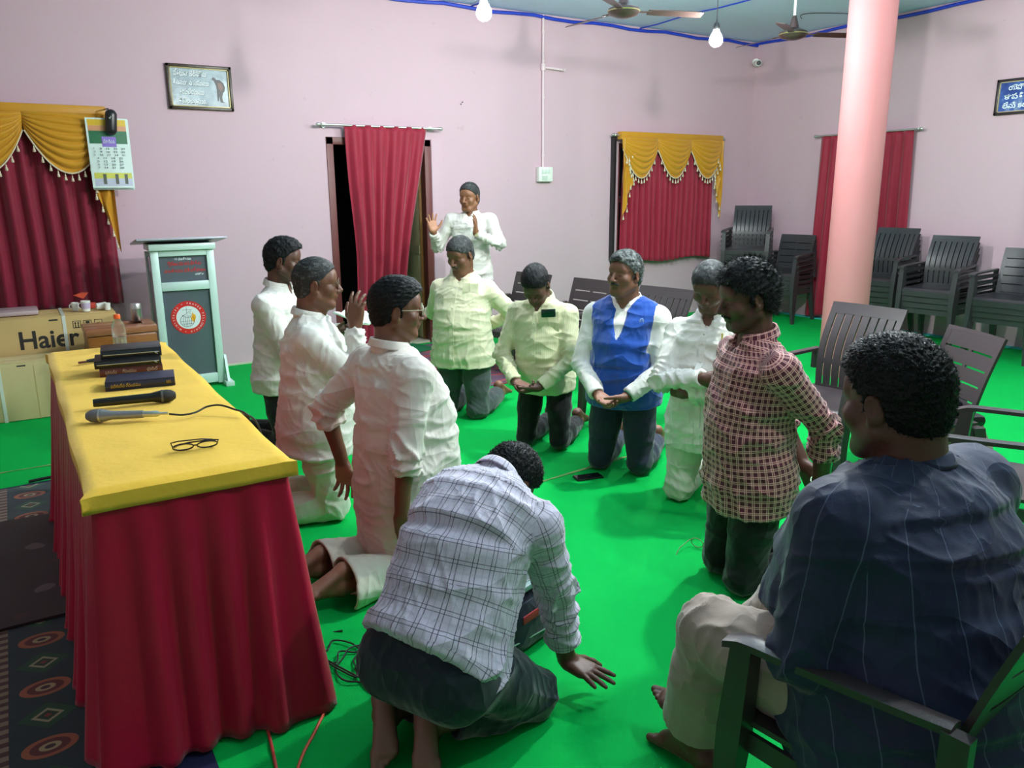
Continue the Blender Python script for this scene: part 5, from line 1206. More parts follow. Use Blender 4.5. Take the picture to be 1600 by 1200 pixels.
    amp = {'short': 0.0018, 'thin': 0.001, 'thick': 0.0028, 'wavy': 0.0036, 'spiky': 0.0045, 'curly': 0.0030, 'flat': 0.0016}[hairstyle]
    fq = {'short': 60, 'thin': 50, 'thick': 36, 'wavy': 26, 'spiky': 30, 'curly': 60, 'flat': 30}[hairstyle]
    dsp = np.abs(pnoise(q, fq, seed, 6))-0.4+0.5*pnoise(q*np.array([1.6, 0.5, 1.0]), fq*1.5, seed+9, 4)
    V = V+Nn*(dsp*amp*hs)[:, None]
    # short strands standing off the scalp
    ns = int({'short': 3000, 'thin': 1500, 'thick': 4200, 'wavy': 4200, 'spiky': 5600, 'curly': 7000, 'flat': 3600}[hairstyle]*min(1.6, detail)); r_ = np.random.default_rng(seed)
    pk = r_.integers(0, len(V), ns); base = V[pk]; nb = Nn[pk]; tang = np.cross(nb, nrm(Rh@np.array([1.0, 0.2, 0])))+r_.normal(size=(ns, 3))*0.45
    tang -= nb*(tang*nb).sum(1, keepdims=True); tang /= np.linalg.norm(tang, axis=1, keepdims=True)+1e-9
    lift = {'short': 0.25, 'thin': 0.12, 'thick': 0.35, 'wavy': 0.3, 'spiky': 0.5, 'curly': 0.55, 'flat': 0.12}[hairstyle]; ln = {'short': 0.010, 'thin': 0.010, 'thick': 0.016, 'wavy': 0.016, 'spiky': 0.024, 'curly': 0.010, 'flat': 0.018}[hairstyle]*hs
    d1 = tang*(1-lift)+nb*lift; L_ = ln*(0.5+r_.random(ns))[:, None]; sdv = np.cross(d1, nb); sdv /= np.linalg.norm(sdv, axis=1, keepdims=True)+1e-9; w_ = 0.00055*hs
    p1 = base-nb*0.001+d1*L_*0.5; p2 = base+d1*L_+nb*L_*(-0.15 if hairstyle != 'spiky' else 0.1)+r_.normal(size=(ns, 3))*0.001
    SV = np.stack([base-sdv*w_-nb*0.0015, base+sdv*w_-nb*0.0015, p1-sdv*w_, p1+sdv*w_, p2-sdv*w_*0.3, p2+sdv*w_*0.3], 1).reshape(-1, 3)
    o = np.arange(ns)[:, None]*6; SF = np.concatenate([o+np.array([[0, 1, 3, 2]]), o+np.array([[2, 3, 5, 4]])])
    mkobj('hair', [(V, Fc), (SV, SF)], hair, root)
    # eyebrows, moustache
    def strip(nm, pts, r, flat_=0.5):
        F = Field(np.min([T(*p) for p in pts], 0)-0.02*hs, np.max([T(*p) for p in pts], 0)+0.02*hs, 0.0022)
        for a, b in zip(pts, pts[1:]): F.cone(T(*a), T(*b), r*hs, r*hs*0.85, 0.003)
        V, Fc = F.mesh()
        if len(V): mkobj(nm, [(V, Fc)], brow or hair, root)
    for sx in (-1, 1): strip('eyebrow', [(sx*0.013, 0.0825, 0.026), (sx*0.030, 0.0795, 0.030), (sx*0.048, 0.064, 0.025)], 0.0050)
    if moustache: strip('moustache', [(-0.024, 0.084, -0.051), (-0.010, 0.0925, -0.045), (0.010, 0.0925, -0.045), (0.024, 0.084, -0.051)], 0.0062)
    # ---- torso garment
    of = outfit; g = of.get('loose', 0.014)
    up = nrm(nk-mid); up0 = nrm(mid-pel); Xs = nrm(J['shR']-J['shL']); Xp = nrm(J['hipR']-J['hipL'])
    Y1 = nrm(np.cross(up, Xs)); Y0 = nrm(np.cross(up0, Xp)); Ym = nrm(Y0+Y1); Xm = nrm(Xs+Xp)
    belly = of.get('belly', 0.02)*s; gw = girth*s
    def frames(hem, flare=0.0, extra=0.0):
        fr = []
        pdn = nrm(np.array(of['hemdir'], float)) if 'hemdir' in of else -up0
        fr.append((pel+pdn*hem*s+Y0*belly*0.5, Xp, Y0, (0.178+g+flare)*gw+extra, (0.134+g+flare*0.8)*gw+belly*0.5+extra))
        fr.append((pel+pdn*hem*0.35*s+Y0*belly*0.5, Xp, Y0, (0.178+g+flare*0.4)*gw+extra, (0.134+g+flare*0.3)*gw+belly*0.7+extra))
        fr.append((pel+(mid-pel)*0.55+Y0*belly*0.9, nrm(Xp+Xm), nrm(Y0+Ym), (0.160+g)*gw+extra, (0.112+g)*gw+belly+extra))
        fr.append((mid+Ym*belly*0.6, Xm, Ym, (0.160+g)*gw+extra, (0.110+g)*gw+belly*0.7+extra))
        fr.append((mid+(nk-mid)*0.50+Y1*belly*0.1, Xs, Y1, (0.160+g)*gw+extra, (0.106+g)*gw+belly*0.2+extra))
        fr.append((mid+(nk-mid)*0.72, Xs, Y1, (0.146+g*0.7)*gw+extra, (0.088+g)*gw+extra))
        fr.append((mid+(nk-mid)*0.87, Xs, Y1, (0.108+g*0.6)*gw+extra, (0.072+g)*gw+extra))
        fr.append((nk-(nk-mid)*0.04-Y1*0.006*s, Xs, Y1, (0.070+g*0.5)*gw**0.5*s**0.5+extra, (0.058+g*0.5)*gw**0.5*s**0.5+extra))
        return fr
    fr = frames(of.get('hem', 0.10), of.get('flare', 0.0)); ws = of.get('drape')
    h_ = of.get('res', 0.0095)/detail
    pts = [f_[0] for f_ in fr]+[p for a in arms.values() for p in a]
    F = Field(np.min(pts, 0)-0.26*s*max(1, girth), np.max(pts, 0)+0.22*s*max(1, girth), h_)
    F.loft(fr, 0.03*s, (True, False))
    for side in ('R', 'L'):
        if not of.get('hips', True): break
        hp, kn = J['hip'+side], J['kn'+side]; q_ = of.get('hipcover', 0.42); F.cone(hp, hp+(kn-hp)*q_, (0.092*(outfit.get('legs') or {}).get('fit', 1.0)*girth**0.6+0.016)*s, (0.086*(outfit.get('legs') or {}).get('fit', 1.0)*girth**0.6+0.016)*s, 0.03*s)
    pdn_ = nrm(np.array(of['hemdir'], float)) if 'hemdir' in of else -up0
    F.plane(fr[0][0], pdn_, 0.004, (fr[0][0]-0.27*s, fr[0][0]+0.27*s))
    if of.get('keepfield'):
        for side in ('R', 'L'):
            Sh = arms[side][0]; F.cone(Sh+(nk-Sh)*0.5, Sh+(nk-Sh)*0.12, 0.058*s, 0.062*s, 0.05*s)
    fkeep = F.f.copy() if of.get('keepfield') else None
    ra = of.get('arm', 0.059)*s*girth**0.5; slv = of.get('sleeve', 1.0)
    SL = {}; F0 = F
    for side in ('R', 'L'):
        F = object.__new__(Field); F.lo, F.h, F.n = F0.lo, F0.h, F0.n; F.f = np.full(F.n, 0.25, np.float32)
        Sh, El, W_ = arms[side]
        cuff = El+(W_-El)*slv*0.97 if slv > 0 else El
        Shi = Sh+(nk-(nk-mid)*0.22-Sh)*0.45
        F.cone(Shi, Sh, ra*0.98, ra*1.06, 0.05*s); F.cone(Sh, El, ra*1.1, ra*0.90, 0.035*s); F.cone(El, cuff, ra*0.88, of.get('cuff', 0.042)*s, 0.018*s)
        dc = nrm(cuff-El); c0 = cuff-dc*0.045*s
        F.cone(c0, cuff-dc*0.006*s, of.get('cuff', 0.042)*s*1.03, of.get('cuff', 0.042)*s*1.03, 0.006*s)
        if slv < 0.8: F.cone(cuff-dc*0.04*s, cuff-dc*0.012*s, of.get('cuff', 0.042)*s*1.12, of.get('cuff', 0.042)*s*1.14, 0.004)
        F.plane(cuff, dc, 0.004, (cuff-0.075*s, cuff+0.075*s))
        SL[side] = (Sh, El, cuff)
        F.cone(cuff+dc*0.016*s, cuff+dc*0.02*s, (of.get('cuff', 0.042)-0.006)*s, (of.get('cuff', 0.042)-0.006)*s, 0.002, 'cut')
        k_ = 0.030*s; near = np.linalg.norm(Sh-El) > 0; hh = np.maximum(k_-np.abs(F0.f-F.f), 0)/k_
        F0.f = np.minimum(F0.f, F.f)-hh*hh*k_*0.25
    F = F0
    if of.get('vneck', True): F.cone(nk+Y1*0.095*s-up*0.045*s, nk+Y1*0.05*s+up*0.05*s, 0.004*s, 0.055*s, 0.004, 'cut')
    if ws: ws(F, J, s, arms)
    V, Fc = F.mesh(); V = relax(V, Fc, 1, 0.5); Nn = vnormals(V, Fc)
    # cloth uv + folds
    uv = np.zeros((len(V), 3)); best = np.full(len(V), 1e9); isarm = np.zeros(len(V)); along_arm = np.zeros(len(V))
    acc = 0.0; met = np.full(len(V), 1e9); rt_ = np.full(len(V), 1e9)
    for i in range(len(fr)-1):
        c0, x0, y0, w0, d0 = fr[i]; c1, x1, y1, w1, d1 = fr[i+1]; ba = c1-c0; L = np.linalg.norm(ba); tr = (V-c0)@ba/L**2; t = np.clip(tr, 0, 1); q = V-(c0+t[:, None]*ba); X = x0+t[:, None]*(x1-x0); Y = y0+t[:, None]*(y1-y0)
        u = (q*X).sum(1); v = (q*Y).sum(1); w_ = w0+(w1-w0)*t; dd = d0+(d1-d0)*t; r = (np.sqrt((u/w_)**2+(v/dd)**2)-1)*np.minimum(w_, dd)
        m1 = np.abs(tr-t)*L*10+np.linalg.norm(q, axis=1); m_ = m1 < met; met = np.where(m_, m1, met); rt_ = np.where(m_, r, rt_)
        uv[m_, 0] = (np.arctan2(u/w_, -v/dd)*0.165*s)[m_]; uv[m_, 1] = (acc+tr*L)[m_]; acc += L
    ba_ = np.full(len(V), 1e9)
    for side in ('R', 'L'):
        Sh, El, cuff = SL[side]; off = 0.0
        for a, b, r0, r1 in ((Sh, El, ra*1.1, ra*0.9), (El, cuff, ra*0.88, of.get('cuff', 0.042)*s)):
            ba = b-a; L = np.linalg.norm(ba)+1e-9; tr = (V-a)@ba/L**2; t = np.clip(tr, 0, 1); q = V-(a+t[:, None]*ba); d = np.linalg.norm(q, axis=1)-(r0+(r1-r0)*t)
            ref = nrm(np.cross(ba, V3(0.2, 1, 0.1))); ref2 = nrm(np.cross(ba, ref)); m_ = (d < rt_-0.002) & (d < ba_); ba_ = np.where(m_, d, ba_)
            uv[m_, 0] = (np.arctan2(q@ref, q@ref2)*0.060*s)[m_]; uv[m_, 1] = (off+tr*L)[m_]; isarm[m_] = 1; along_arm[m_] = (off+t*L)[m_]; off += L
    fa = of.get('folds', 0.006)*s; fd = nrm(np.array(of.get('folddir', (0.35, 0.2, 1.0)), float)); fqz = of.get('foldfreq', 9.0)
    wrp = pnoise(V, 3.0, seed, 4)
    rid = 1-np.abs(np.sin((V@fd)*fqz*math.pi+wrp*2.6)); fine = 1-np.abs(np.sin((V@nrm(fd+V3(0.5, -0.3, 0.1)))*fqz*2.3*math.pi+pnoise(V, 5, seed+3, 4)*2.4))
    msk = 0.5+0.5*np.tanh(1.5*pnoise(V, 2.2, seed+5, 4)+0.2)
    tors = (rid**2-0.35)*fa*msk+(fine**2-0.35)*fa*0.45*(1-0.6*msk)
    el_ = 0.285*s; sl_ = (1-np.abs(np.sin(along_arm*30*math.pi*0.5+pnoise(V, 6, seed+7, 4)*2.0)))**2-0.35
    sleeve = sl_*fa*1.05*(0.35+np.exp(-((along_arm-el_)/0.07)**2)+0.5*(along_arm > el_))
    V = V+Nn*np.where(isarm > 0.5, sleeve, tors)[:, None]
    sh = mkobj(of.get('name', 'shirt'), [(V, Fc)], of['mat'], root, {'uvp': uv})
    shape = dict(frames=fr, Y1=Y1, Xs=Xs, up=up, nk=nk, mid=mid, pel=pel, root=root, s=s, J=J, arms=arms, T=T, Rh=Rh, hs=hs, shirt=sh, Field=F, fkeep=fkeep)
    # ---- collar
    if of.get('collar', True):
        cr = (0.070+0.008*ff)*s*of.get('collar_r', 1.0); M3 = np.stack([Xs, Y1, up], 1); cc_ = nk+up*0.000*s-Y1*0.004*s
        op = of.get('open', 0.28)
        def cf(u, v):
            a = -math.pi/2+ op+(2*math.pi-2*op)*u        # from front right round the back to front left
            a2 = a+math.pi
            a = math.pi/2+op+(2*math.pi-2*op)*u
            fr_ = math.cos(a-math.pi/2)                    # +1 front, -1 back
            back = 0.5-0.5*fr_
            if v < 0.45: t = v/0.45; rr_ = cr*(1.0-0.02*t); z = -0.026+(0.048+0.016*back)*t
            else: t = (v-0.45)/0.55; rr_ = cr*(0.98+0.20*t**0.7+0.22*t*max(0, fr_)); z = (0.022+0.016*back)-(0.040-0.006*back+0.034*max(0, fr_)**3)*t
            p = np.array([rr_*math.cos(a), rr_*0.92*math.sin(a), (z+0.012*back)*s])
            return Vector(cc_+M3@p)
        o = MB().grid(cf, 44, 12).build('collar', of.get('collar_mat', of['mat']), root, smooth=True, ang=None)
        at = o.data.attributes.new('uvp', 'FLOAT_VECTOR', 'POINT'); at.data.foreach_set('vector', np.array([[i/44*0.42, j/12*0.075, 0] for j in range(13) for i in range(45)], np.float32).ravel())
        md = o.modifiers.new('thickness', 'SOLIDIFY'); md.thickness = 0.0035; md.offset = 0
    # ---- trousers
    tf = outfit.get('legs')
    if tf:
        pts = [J[k] for k in ('hipR', 'hipL', 'knR', 'knL', 'anR', 'anL')]+[pel]
        F = Field(np.min(pts, 0)-0.16*s*max(1, girth), np.max(pts, 0)+0.18*s*max(1, girth), 0.0105/detail)
        tw = tf.get('fit', 1.0)*s; tg = girth**0.6
        ud = -up0
        F.loft([(pel+(-ud)*0.07*s+Y0*belly*0.4, Xp, Y0, 0.150*s*girth**0.6, 0.105*s*girth**0.6+belly*0.3), (pel, Xp, Y0, 0.163*s*girth**0.6, 0.112*s*girth**0.6+belly*0.2), (pel+ud*0.05*s, Xp, Y0, 0.162*s*girth**0.6, 0.110*s*girth**0.6)], 0.04*s)
        for side in ('R', 'L'):
            hp, kn, an = J['hip'+side], J['kn'+side], J['an'+side]
            F.cone(hp, hp+(kn-hp)*0.5, 0.092*tw*tg, 0.081*tw*tg, 0.03*s); F.cone(hp+(kn-hp)*0.5, kn, 0.083*tw*tg, 0.064*tw*tg, 0.02*s)
            e_ = kn+(an-kn)*tf.get('len', 0.93); F.cone(kn, kn+(e_-kn)*0.45, 0.062*tw*tg, 0.066*tw*tg, 0.02*s); F.cone(kn+(e_-kn)*0.45, e_, 0.066*tw*tg, tf.get('cuff', 0.055)*tw, 0.02*s)
            dd = nrm(e_-kn); F.plane(e_-dd*0.004, dd, 0.004, (e_-0.10*s, e_+0.10*s)); F.cone(e_-dd*0.005*s, e_+dd*0.05*s, (tf.get('cuff', 0.055)*tw-0.016), (tf.get('cuff', 0.055)*tw-0.016), 0.002, 'cut')
        if tf.get('floor', True): F.plane((0, 0, 0.004), (0, 0, -1.0), 0.01)
        if tf.get('extra'): tf['extra'](F, J, s)
        V, Fc = F.mesh(); V = relax(V, Fc, 1, 0.5); Nn = vnormals(V, Fc)
        fa2 = tf.get('folds', 0.006)*s; r1 = 1-np.abs(np.sin((V@nrm(V3(0.25, 1.0, 0.5)))*7*math.pi+pnoise(V, 3, seed+20, 4)*2.2)); r2 = 1-np.abs(np.sin((V@nrm(V3(-0.3, 0.4, 1.0)))*12*math.pi+pnoise(V, 4, seed+22, 4)*2.4))
        knd = np.minimum(np.linalg.norm(V-J['knR'], axis=1), np.linalg.norm(V-J['knL'], axis=1)); mk = 0.4+0.9*np.exp(-(knd/0.16)**2)
        and_ = np.minimum(np.linalg.norm(V-J['anR'], axis=1), np.linalg.norm(V-J['anL'], axis=1)); disp = ((r1**2-0.35)*0.8+(r2**2-0.35)*0.5)*fa2*mk*np.clip((and_-0.06)/0.12, 0, 1); V = V+Nn*disp[:, None]; 
        if tf.get('floor', True): V[:, 2] = np.maximum(V[:, 2], 0.003)
        mkobj(tf.get('name', 'trousers'), [(V, Fc)], tf['mat'], root, {'uvp': V*1.0})
    shape['outfit'] = of
    return shape
def surf_on(sh, side_ang, t, off=0.004):
    """point and normal on the torso garment: side_ang 0 = front, 90 = person's right; t 0..1 hem to neck"""
    fr = sh['frames']; x = t*(len(fr)-1); i = min(int(x), len(fr)-2); q = x-i
    c0, x0, y0, w0, d0 = fr[i]; c1, x1, y1, w1, d1 = fr[i+1]; c = c0+(c1-c0)*q; X = nrm(x0+(x1-x0)*q); Y = nrm(y0+(y1-y0)*q); w_ = w0+(w1-w0)*q; d_ = d0+(d1-d0)*q
    a = R(side_ang); p = c+X*math.sin(a)*(w_+off)+Y*math.cos(a)*(d_+off); n_ = nrm(X*math.sin(a)/w_+Y*math.cos(a)/d_); up = nrm(c1-c0)
    return p, n_, up
def on_shirt(sh, nm, ang, t, w_, h_, mat, th=0.003, off=0.004, label=None, bev=0.001):
    p, n_, up = surf_on(sh, ang, t, off); # snap to the real cloth
    ob = sh['shirt']; ok, loc_, nn, _ = ob.ray_cast(Vector(p+n_*0.12), Vector(-n_), distance=0.25)
    if ok: p = np.array(loc_); 
    x = nrm(np.cross(up, n_)); u2 = np.cross(n_, x); M4 = Matrix(((x[0], -n_[0]*-1, 0, 0),)*1) if False else None
    M_ = Matrix(np.stack([x, n_, u2], 1).tolist()).to_4x4(); M_.translation = Vector(p+n_*(th*0.5+0.002))
    o = MB().bbox((0, 0, 0), (w_, th, h_), bev).build(nm, mat, sh['root'], smooth=True); o.matrix_local = M_
    if label: o['label'] = label
    return o
def placket(sh, mat, bmat, t0=0.06, t1=0.90, n_=7, w_=0.028):
    ob = sh['shirt']; P = []
    for i in range(29):
        t = t0+(t1-t0)*i/28; p, nn, up = surf_on(sh, 0, t); ok, l_, _, _ = ob.ray_cast(Vector(p+nn*0.10), Vector(-nn), distance=0.22)
        if ok: p = np.array(l_)
        P.append((p+nn*0.0022, nn, up))
    def f(u, v):
        x = v*28; i = min(int(x), 27); q = x-i; p = P[i][0]*(1-q)+P[i+1][0]*q; nn = nrm(P[i][1]); X = nrm(np.cross(P[i][2], nn)); return Vector(p+X*(u-0.5)*w_*sh['s']), Vector(nn)
    MB().slab(f, 3, 56, 0.0025).build('button_placket', mat, sh['root'], smooth=True)
    for k in range(n_):
        i = int(2+k*24/(n_-1)); p, nn, up = P[i]; p = p+nn*0.002
        MB().cyl(p, p+nn*0.0022, 0.0052, n=10).build('button', bmat, sh['root'], smooth=True)
def strap_on_wrist(sh, side, nm, mat, r, w_, back=0.02, label=None, th=0.003):
    Sh, El, W_ = sh['arms'][side]; d = nrm(W_-El); c = W_-d*back*sh['s']; u = nrm(np.cross(d, V3(0, 0, 1))); v = np.cross(d, u)
    M_ = Matrix(np.stack([u, v, d], 1).tolist()).to_4x4(); M_.translation = Vector(c)
    o = MB().lathe([(r, -w_/2), (r+th, -w_/2), (r+th, w_/2), (r, w_/2), (r, -w_/2)], 24).build(nm, mat, sh['root'], smooth=True); o.matrix_local = M_
    if label: o['label'] = label
    return o, c, u, v, d
def wear_glasses(sh, frame, w_=0.148, thick=0.0014, lens=0.024):
    e = glasses('glasses', (0, 0, 0), 0, None, frame, w_=w_, parent=sh['root'], thick=thick, lens=lens)
    M_ = Matrix(sh['Rh'].tolist()).to_4x4(); M_.translation = Vector(sh['T'](0, 0.100, 0.006)); M_ = M_ @ Matrix.Scale(sh['hs'], 4); e.matrix_local = M_
    return e
# ================================================================== the eleven people
SK = [skin_mat('skin_dark_brown', rgb(90, 58, 45)), skin_mat('skin_brown', rgb(112, 74, 55)), skin_mat('skin_mid_brown', rgb(128, 86, 60))]
H_black = hair_mat('black_hair', (0.005, 0.006, 0.007)); H_grey = hair_mat('grey_hair', (0.03, 0.034, 0.034), 0.5); H_salt = hair_mat('salt_and_pepper_hair', (0.03, 0.032, 0.032), 0.35)
WHITE = rgb(216, 214, 206)
G_white = garment_mat('white_cotton', WHITE); G_whiteb = garment_mat('white_cotton_trousers', rgb(208, 208, 194), bump=0.3); G_kurta = garment_mat('white_kurta_cotton', rgb(216, 208, 200))
G_cream = garment_mat('pale_yellow_cotton', rgb(216, 212, 178)); G_stripe = garment_mat('pale_green_yellow_striped_cotton', rgb(208, 206, 168), stripes=[(0, 0.012, 0, 0.0014, rgb(176, 182, 140), 0.5)])
G_blackt = garment_mat('black_trouser_cloth', rgb(13, 14, 17), 0.7); G_navyt = garment_mat('navy_trouser_cloth', rgb(34, 42, 62), 0.7); G_greyt = garment_mat('dark_grey_trouser_cloth', rgb(70, 78, 78), 0.75); G_tealt = garment_mat('dark_teal_trouser_cloth', rgb(22, 34, 46), 0.7, bump=0.35)
G_beige = garment_mat('beige_trouser_cloth', rgb(158, 142, 130), 0.75); G_vest = garment_mat('royal_blue_fleece', rgb(8, 68, 154), 0.85, 0.5, fine=420, bump=0.4)
G_navys = garment_mat('navy_shirt_cotton', rgb(33, 42, 70), 0.62, 0.15, stripes=[(0, 0.055, 0, 0.0008, rgb(108, 120, 150), 0.45)])
cr_ = rgb(226, 182, 168); G_check = garment_mat('maroon_check_cotton', rgb(84, 30, 46), 0.72, stripes=[(0, 0.025, 0.0, 0.0052, rgb(150, 84, 92), 0.75), (1, 0.025, 0.0, 0.0052, rgb(150, 84, 92), 0.75), (0, 0.025, 0.0035, 0.0010, cr_, 0.9), (0, 0.025, -0.0035, 0.0010, cr_, 0.9), (1, 0.025, 0.0035, 0.0010, cr_, 0.9), (1, 0.025, -0.0035, 0.0010, cr_, 0.9)])
dk = rgb(52, 48, 66); G_plaid = garment_mat('white_plaid_cotton', rgb(200, 194, 212), 0.75, stripes=[(0, 0.046, 0.0055, 0.0011, dk, 0.8), (0, 0.046, -0.0055, 0.0011, dk, 0.8), (1, 0.054, 0.0055, 0.0011, dk, 0.75), (1, 0.054, -0.0055, 0.0011, dk, 0.75), (0, 0.046, 0.023, 0.0010, rgb(150, 148, 170), 0.5), (1, 0.054, 0.027, 0.0035, rgb(176, 174, 192), 0.4)])
M_btn = simple('pearl_button', rgb(214, 212, 200), 0.25)
def kneel(lean=0.0, neckz=0.47, hc=(0, 0.038, 0.143), wrR=(0.2, 0.0, 0.45), wrL=(-0.2, 0.0, 0.45), spread=0.115, slump=0.0, shw=0.165, ank=0.10, **kw):
    Rl = rotm(0, -lean, 0); pel = V3(0, -0.035, 0.50); nk = pel+Rl@V3(0, 0, neckz)+V3(0, slump, 0); J = dict(pel=pel, neck=nk, head=nk+rotm(0, -lean*0.6, 0)@V3(*hc), hipR=(0.088, -0.03, 0.47), hipL=(-0.088, -0.03, 0.47), knR=(spread, 0.03, 0.066), knL=(-spread, 0.03, 0.066), anR=(ank, -0.36, 0.085), anL=(-ank, -0.36, 0.085),
        shR=nk+Rl@V3(shw, -0.005, -0.092), shL=nk+Rl@V3(-shw, -0.005, -0.092), wrR=wrR, wrL=wrL)
    d = dict(J=J, footR=dict(f=(0.05, -0.86, -0.50), d=(0, -0.50, 0.86)), footL=dict(f=(-0.05, -0.86, -0.50), d=(0, -0.50, 0.86))); d.update(kw); return d
def w2l(x, y, yaw):
    a = R(yaw-90); ca, sa = math.cos(-a), math.sin(-a)
    return lambda *p: V3(ca*(p[0]-x)-sa*(p[1]-y), sa*(p[0]-x)+ca*(p[1]-y), p[2])
# --- A: behind, far left, holding the booklet
A = person('kneeling man in a white shirt and dark trousers holding a booklet, farthest left', (1.36, 4.88), -42, kneel(lean=3, wrR=(-0.02, 0.27, 0.68), wrL=(-0.17, 0.28, 0.69), poleR=(0.8, -0.5, -0.6), poleL=(-0.8, -0.4, -0.6), handR=dict(f=(-0.35, 0.85, 0.25), n=(-0.5, 0, 1), curl=0.5), handL=dict(f=(0.45, 0.8, 0.2), n=(0.4, 0, 1), curl=0.6)),
    SK[0], H_black, dict(mat=G_white, hem=0.13, belly=0.02, folds=0.011, legs=dict(mat=G_blackt)), s=1.08, seed=3, head=(14, -6, 0), hairstyle='wavy', beard=0.5, fat=0.3)
# --- B: grey hair, glasses, raised hand
Bp = person('kneeling grey-haired man with glasses, white shirt and trousers, one hand raised', (1.20, 3.76), -16, kneel(lean=2, wrR=(0.13, 0.175, 0.93), wrL=(-0.14, 0.26, 0.58), poleR=(0.3, 0.6, -1), poleL=(-0.8, -0.3, -0.6), handR=dict(f=(-0.12, 0.15, 1), n=(-0.75, 0.65, 0), curl=[0.22, 0.3, 0.35, 0.4], thumb=0.5, spread=0.16), handL=dict(f=(0.5, 0.8, 0.1), n=(0.4, 0, -1))),
    SK[1], H_salt, dict(mat=G_white, hem=0.17, belly=0.035, loose=0.02, folds=0.014, folddir=(0.5, 0.6, 1.0), flare=0.01, legs=dict(mat=G_whiteb, name='trousers', fit=1.12, folds=0.011, cuff=0.075)), s=1.05, seed=5, head=(-6, 0, 0), hairstyle='short', fat=0.5, girth=1.06, brow=H_black)
wear_glasses(Bp, simple('brown_wire', rgb(90, 70, 50), 0.3, metal=0.4))
# --- C: kurta
Cp = person('kneeling stout man in a long white kurta with wire glasses, seen from behind', (1.28, 2.94), 8, kneel(lean=0, wrR=(0.185, -0.13, 0.35), wrL=(-0.30, -0.12, 0.43), poleR=(0.8, -0.7, -0.2), poleL=(-0.6, -0.6, -0.2), handR=dict(f=(0.02, 0.22, -1), n=(-0.8, 0.3, 0), curl=0.55, thumb=0.3), handL=dict(f=(-0.05, 0.1, -1), n=(0.5, -0.8, 0), curl=0.35, spread=0.2), shw=0.17, footR=dict(f=(0.05, -0.9, -0.35), d=(0, -0.35, 0.9)), footL=dict(f=(-0.05, -0.9, -0.35), d=(0, -0.35, 0.9))),
    SK[1], H_black, dict(name='kurta', mat=G_kurta, hem=0.40, flare=0.035, belly=0.075, loose=0.022, folds=0.012, folddir=(0.25, 0.5, 1.0), foldfreq=6.5, sleeve=0.34, arm=0.070, cuff=0.056, hemdir=(0, 0.10, -1), legs=dict(mat=G_whiteb, fit=1.2, folds=0.012, cuff=0.095, len=0.98)), s=1.02, seed=7, detail=1.15, head=(-30, -2, 0), hairstyle='thick', fat=0.8, girth=1.0)
wear_glasses(Cp, simple('clear_gold_wire', rgb(206, 206, 180), 0.2, metal=0.5), lens=0.026)
# --- D: standing, hands raised
sD = dict(pel=(0, 0, 0.93), neck=(0, 0, 1.42), head=(0, 0.035, 1.565), hipR=(0.09, 0, 0.90), hipL=(-0.09, 0, 0.90), knR=(0.10, 0.01, 0.49), knL=(-0.10, 0.01, 0.49), anR=(0.10, -0.02, 0.085), anL=(-0.10, -0.02, 0.085), shR=(0.185, 0, 1.36), shL=(-0.185, 0, 1.36), wrR=(0.30, 0.22, 1.26), wrL=(-0.115, 0.27, 1.25))
D = person('standing man in a white shirt with both hands raised, by the doorway', (3.64, 6.56), 226, dict(J=sD, poleR=(0.5, -0.2, -1), poleL=(-0.9, 0.0, -0.8), handR=dict(f=(0.12, 0.05, 1), n=(-0.45, 0.85, 0), curl=0.12, spread=0.28, thumb=1.0), handL=dict(f=(-0.05, 0.12, 1), n=(0.95, 0.1, 0), curl=0.2, spread=0.08, thumb=0.5), footR=dict(f=(0.1, 1, -0.1), d=(0, -0.1, -1)), footL=dict(f=(-0.1, 1, -0.1), d=(0, -0.1, -1))),
    SK[2], H_salt, dict(mat=G_white, hem=0.14, belly=0.02, loose=0.02, folds=0.012, open=0.45, legs=dict(mat=G_greyt, floor=False)), s=0.99, seed=11, head=(-14, -4, 0), hairstyle='short', head_s=1.10, brow=H_black)
wr, c_, u_, v_, d_ = strap_on_wrist(D, 'L', 'wristwatch', simple('gold_strap', rgb(206, 172, 70), 0.25, metal=0.6), 0.036, 0.016, 0.028, 'gold wristwatch with round face')
Dn = nrm(np.array([0.15, 0.9, 0.1])); p_ = c_+Dn*0.036; MB().cyl(p_, p_+Dn*0.008, 0.020, n=20).build('watch_face', simple('watch_dial', rgb(206, 204, 160), 0.2, metal=0.3), wr.parent, smooth=True)
placket(D, G_white, M_btn)
# --- E: pale yellow shirt, hands behind back
E_p = person('kneeling man in an untucked pale yellow shirt and grey trousers, hands behind his back', (2.66, 4.95), 219, kneel(lean=0, wrR=(0.07, -0.20, 0.60), wrL=(-0.08, -0.22, 0.61), poleR=(1, -0.35, -0.2), poleL=(-1, -0.30, -0.2), handR=dict(f=(-0.9, -0.1, -0.3), n=(0, -1, 0), curl=0.5), handL=dict(f=(0.85, -0.15, -0.35), n=(0, -1, 0.2), curl=0.4), shw=0.17, ank=0.13),
    SK[1], H_salt, dict(mat=G_cream, hem=0.13, belly=0.045, loose=0.024, flare=0.012, folds=0.011, legs=dict(mat=G_greyt, fit=1.12, folds=0.010)), s=1.05, seed=13, head=(-16, -20, 0), hairstyle='flat', moustache=True, fat=0.6, girth=1.04)
placket(E_p, G_cream, M_btn); on_shirt(E_p, 'chest_pocket', -32, 0.66, 0.11, 0.12, G_cream, 0.002)
